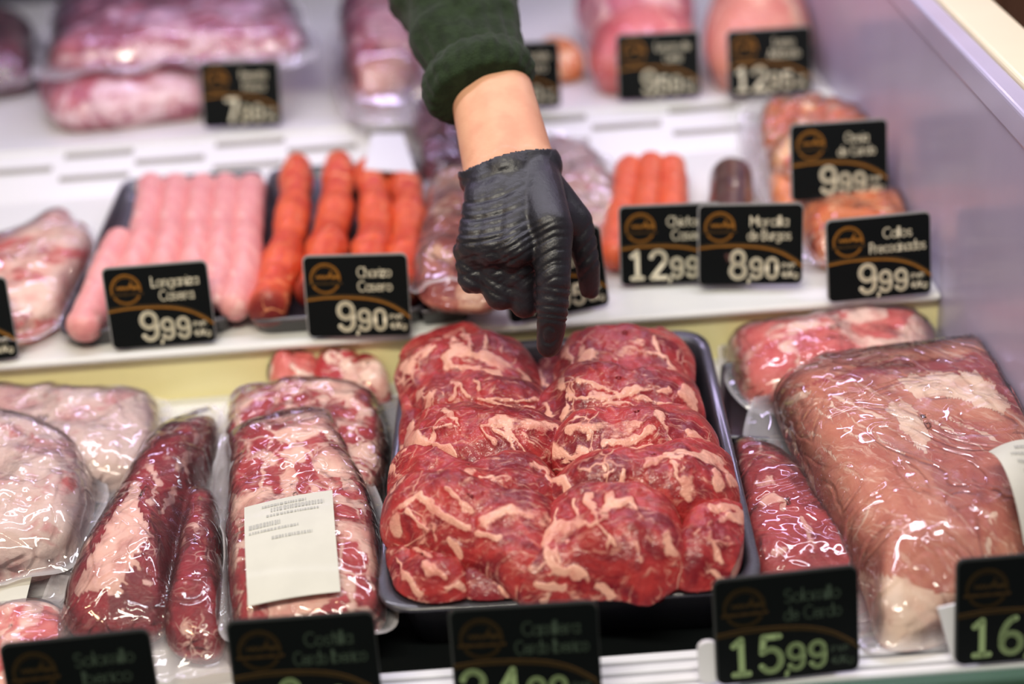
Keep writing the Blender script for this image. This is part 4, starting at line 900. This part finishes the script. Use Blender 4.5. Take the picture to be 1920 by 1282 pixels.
def hand_bm(sc=1., wristcap=True):
    bm = bmesh.new()
    c = lambda a, b, r0, r1: cone(bm, at(*a), at(*b), r0*K_*sc, r1*K_*sc)
    # metacarpals from wrist to knuckles (pixel x, y, distance), radii in pixels
    W = .968
    c((925,335,W), (898,455,.944), 52, 44); c((945,325,W), (925,462,.939), 54, 44); c((975,325,W), (965,462,.934), 54, 44); c((1000,322,W), (1030,425,.934), 50, 44)
    c((915,345,W+.01), (920,460,.962), 46, 46); c((1000,345,W+.01), (1010,430,.958), 44, 46); c((900,330,.972), (1015,310,.972), 44, 44)
    # curled fingers: proximal then folded back under
    c((888,468,.952), (886,524,.954), 40, 30); c((886,524,.954), (905,520,.990), 30, 22)
    c((922,475,.949), (938,552,.951), 42, 32); c((938,552,.951), (955,545,.988), 32, 24)
    c((965,475,.944), (984,568,.953), 44, 30); c((984,568,.953), (1000,555,.988), 30, 24)
    c((930,500,.965), (990,500,.960), 40, 40)
    # index finger
    c((1034,430,.934), (1037,520,.930), 42, 33); c((1037,520,.930), (1035,590,.936), 33, 30.5); c((1035,590,.936), (1030,646,.946), 30.5, 24)
    # thumb
    c((1020,350,.968), (1078,415,.966), 42, 34); c((1078,415,.966), (1102,490,.972), 34, 26); c((1102,490,.972), (1107,542,.982), 26, 20)
    c((1030,400,.955), (1075,420,.964), 40, 30)
    return bm
def loft(name, rings, mat, parent, n=64, seg=60, disp=None, caps=True, interp=None):
    """rings: (L px, R px, distance, depth/width ratio, tilt deg) -> closed tube with ends turned in"""
    R = np.array([(l[0], l[1], r[0], r[1], d, b, t) for l, r, d, b, t in rings], float)
    R = spline(R, seg, False)
    th = np.linspace(0, 2*math.pi, n, endpoint=False); V = []
    for l0, l1, r0, r1, d, b, t in R:
        A, B_ = at(l0, l1, d), at(r0, r1, d); C_ = (A+B_)/2; H = (B_-A)/2
        tc = -(cf*math.cos(math.radians(t)))+cy*math.sin(math.radians(t)); Hn = H/np.linalg.norm(H)
        tc = tc-Hn*(tc@Hn); tc /= np.linalg.norm(tc)
        for q in th: V.append(C_+H*math.cos(q)+tc*np.linalg.norm(H)*b*math.sin(q))
    V = np.array(V)
    if disp is not None:
        Cc = V.reshape(seg, n, 3).mean(1).repeat(n, 0); nn = V-Cc; nn /= np.linalg.norm(nn, axis=1)[:, None]
        V = V+nn*disp(V, np.repeat(np.linspace(0, 1, seg), n), np.tile(th, seg))[:, None]
    Fc = grid_faces(n, seg)
    if caps: Fc.append(tuple(range(n))[::-1]); Fc.append(tuple((seg-1)*n+i for i in range(n)))
    return V, Fc
person = empty('person', tuple(at(940, 250, 1.0)), 'arm in dark green sleeve and black glove, index finger pointing down at the steaks', 'person')
# bare forearm with the hand inside the glove, one body
bm = hand_bm(.80)
for a, b, r0, r1 in (((926,325,.978), (898,170,1.024), 60, 58), ((985,310,.978), (938,150,1.024), 60, 58), ((955,318,.975), (918,160,1.022), 64, 60), ((898,170,1.024), (872,60,1.075), 56, 50), ((938,150,1.024), (905,40,1.075), 56, 50)):
    cone(bm, at(*a), at(*b), r0*K_, r1*K_*1.05)
V, N, Fc = remeshed(bm, .0022, 14)
mkobj('body', V, Fc, M_skin, person)
# glove
bm = hand_bm(1.)
for a, b, r0, r1 in (((930,335,.972), (925,322,.974), 64, 62), ((985,325,.972), (987,306,.974), 64, 63), ((955,328,.969), (958,310,.972), 68, 66)):
    cone(bm, at(*a), at(*b), r0*K_, r1*K_)
V, N, Fc = remeshed(bm, .00125, 10)
px, py = topx(V)
# cut everything above the cuff line (arched)
def cuffline(x): return 318-.235*(x-875)-26*np.sin(np.clip((x-868)/178, 0, 1)*math.pi)*.55
keep = py > cuffline(px)
Fc = [f_ for f_ in Fc if keep[list(f_)].all()]
# latex folds
def crease(s, period, wd, seed, jit=.35):
    k = np.floor(s/period); r = 0
    for dk in (-1, 0, 1):
        c_ = (k+dk+.5+jit*(hash3((k+dk).astype(np.int64), 0*k.astype(np.int64), 0*k.astype(np.int64), seed)-.5)*2)*period
        r = np.maximum(r, np.exp(-((s-c_)/wd)**2))
    return r
w1 = 30*fbm(px/130., py/130., 0, 3, 1)
disp = np.zeros(len(V))
m1 = sstep(1010, 930, px)*sstep(540, 500, py)*sstep(300, 325, py)
s1 = py+.22*px+w1
disp -= .0010*crease(s1, 27, 4.2, 1)*m1+.0003*crease(s1+9, 19, 2.6, 11)*m1
m2 = sstep(900, 960, px)*sstep(1090, 1060, px)*sstep(400, 440, py)*sstep(560, 520, py)*sstep(0, 60, 1100-px)
s2 = py+.55*(px-1040)*(px < 1040)+w1*.6
disp -= .0009*crease(s2, 19, 3.2, 2)*m2*sstep(-80, 10, (py-400)-(1060-px)*.2)
m3 = sstep(998, 1006, px)*sstep(1075, 1066, px)*sstep(520, 545, py)*sstep(622, 604, py)
disp -= .0009*crease(py-.12*px+.3*w1, 14, 2.8, 3, .45)*m3
m4 = sstep(880, 860, px)*sstep(430, 470, py)
disp -= .0010*crease(py-.6*px+w1, 30, 5, 5)*sstep(440, 500, py)*sstep(590, 540, py)*sstep(1000, 960, px)
m5 = sstep(1078, 1088, px)*sstep(400, 430, py)
disp -= .0007*crease(py+.9*px+w1, 34, 5, 6)*m5
disp += .0008*fbm(px/60, py/60, 0, 12, 2)
disp -= .0012*np.exp(-((np.hypot((px-1030)/14, (py-628)/16)-1)/.22)**2)*.8   # nail edge
Vg = V+N*disp[:, None]
used = np.unique(np.array([i for f_ in Fc for i in f_])); mp = -np.ones(len(V), int); mp[used] = np.arange(len(used))
Fg = [tuple(mp[list(f_)]) for f_ in Fc]
g = mkobj('glove', Vg[used], Fg, M_glove, person)
so = g.modifiers.new('s', 'SOLIDIFY'); so.thickness = .0006; so.offset = -1
# sleeve
def dsp(V, s, th):
    a = .010*fbm(V[:, 0]*22, V[:, 1]*26, V[:, 2]*26, 21, 3)+.003*fbm(V[:, 0]*70, V[:, 1]*70, V[:, 2]*70, 22, 2)
    return a*sstep(1.0, .8, s)+.0012*np.sin(th*17+6*s)*sstep(.8, .95, s)
V, Fc = loft('sleeve', [((560,-420),(905,-430),1.26,.85,30),((640,-230),(945,-235),1.19,.8,32),((706,-90),(962,-95),1.13,.78,34),((738,10),(968,0),1.09,.76,36),((776,90),(978,62),1.058,.74,38),((806,148),(984,98),1.034,.72,40),((818,170),(982,112),1.024,.68,40)], M_fleece, person, n=96, seg=90, disp=dsp)
mkobj('sleeve', V, Fc, M_fleece, person)
def dspc(V, s, th): return .0042*np.sin(np.clip(s, 0, 1)*math.pi)**.7+.0016*fbm(V[:, 0]*90, V[:, 1]*90, V[:, 2]*90, 25, 2)+.0008*np.sin(th*23)-.004*(s > .93)*(s-.93)/.07
V, Fc = loft('cuff', [((802,150),(984,96),1.034,.74,40),((803,166),(988,108),1.028,.76,40),((806,186),(991,126),1.020,.76,40),((817,206),(990,142),1.012,.74,40),((828,208),(984,146),1.010,.68,40)], M_fleece, person, n=110, seg=36, disp=dspc)
mkobj('cuff', V, Fc, M_fleece, person)
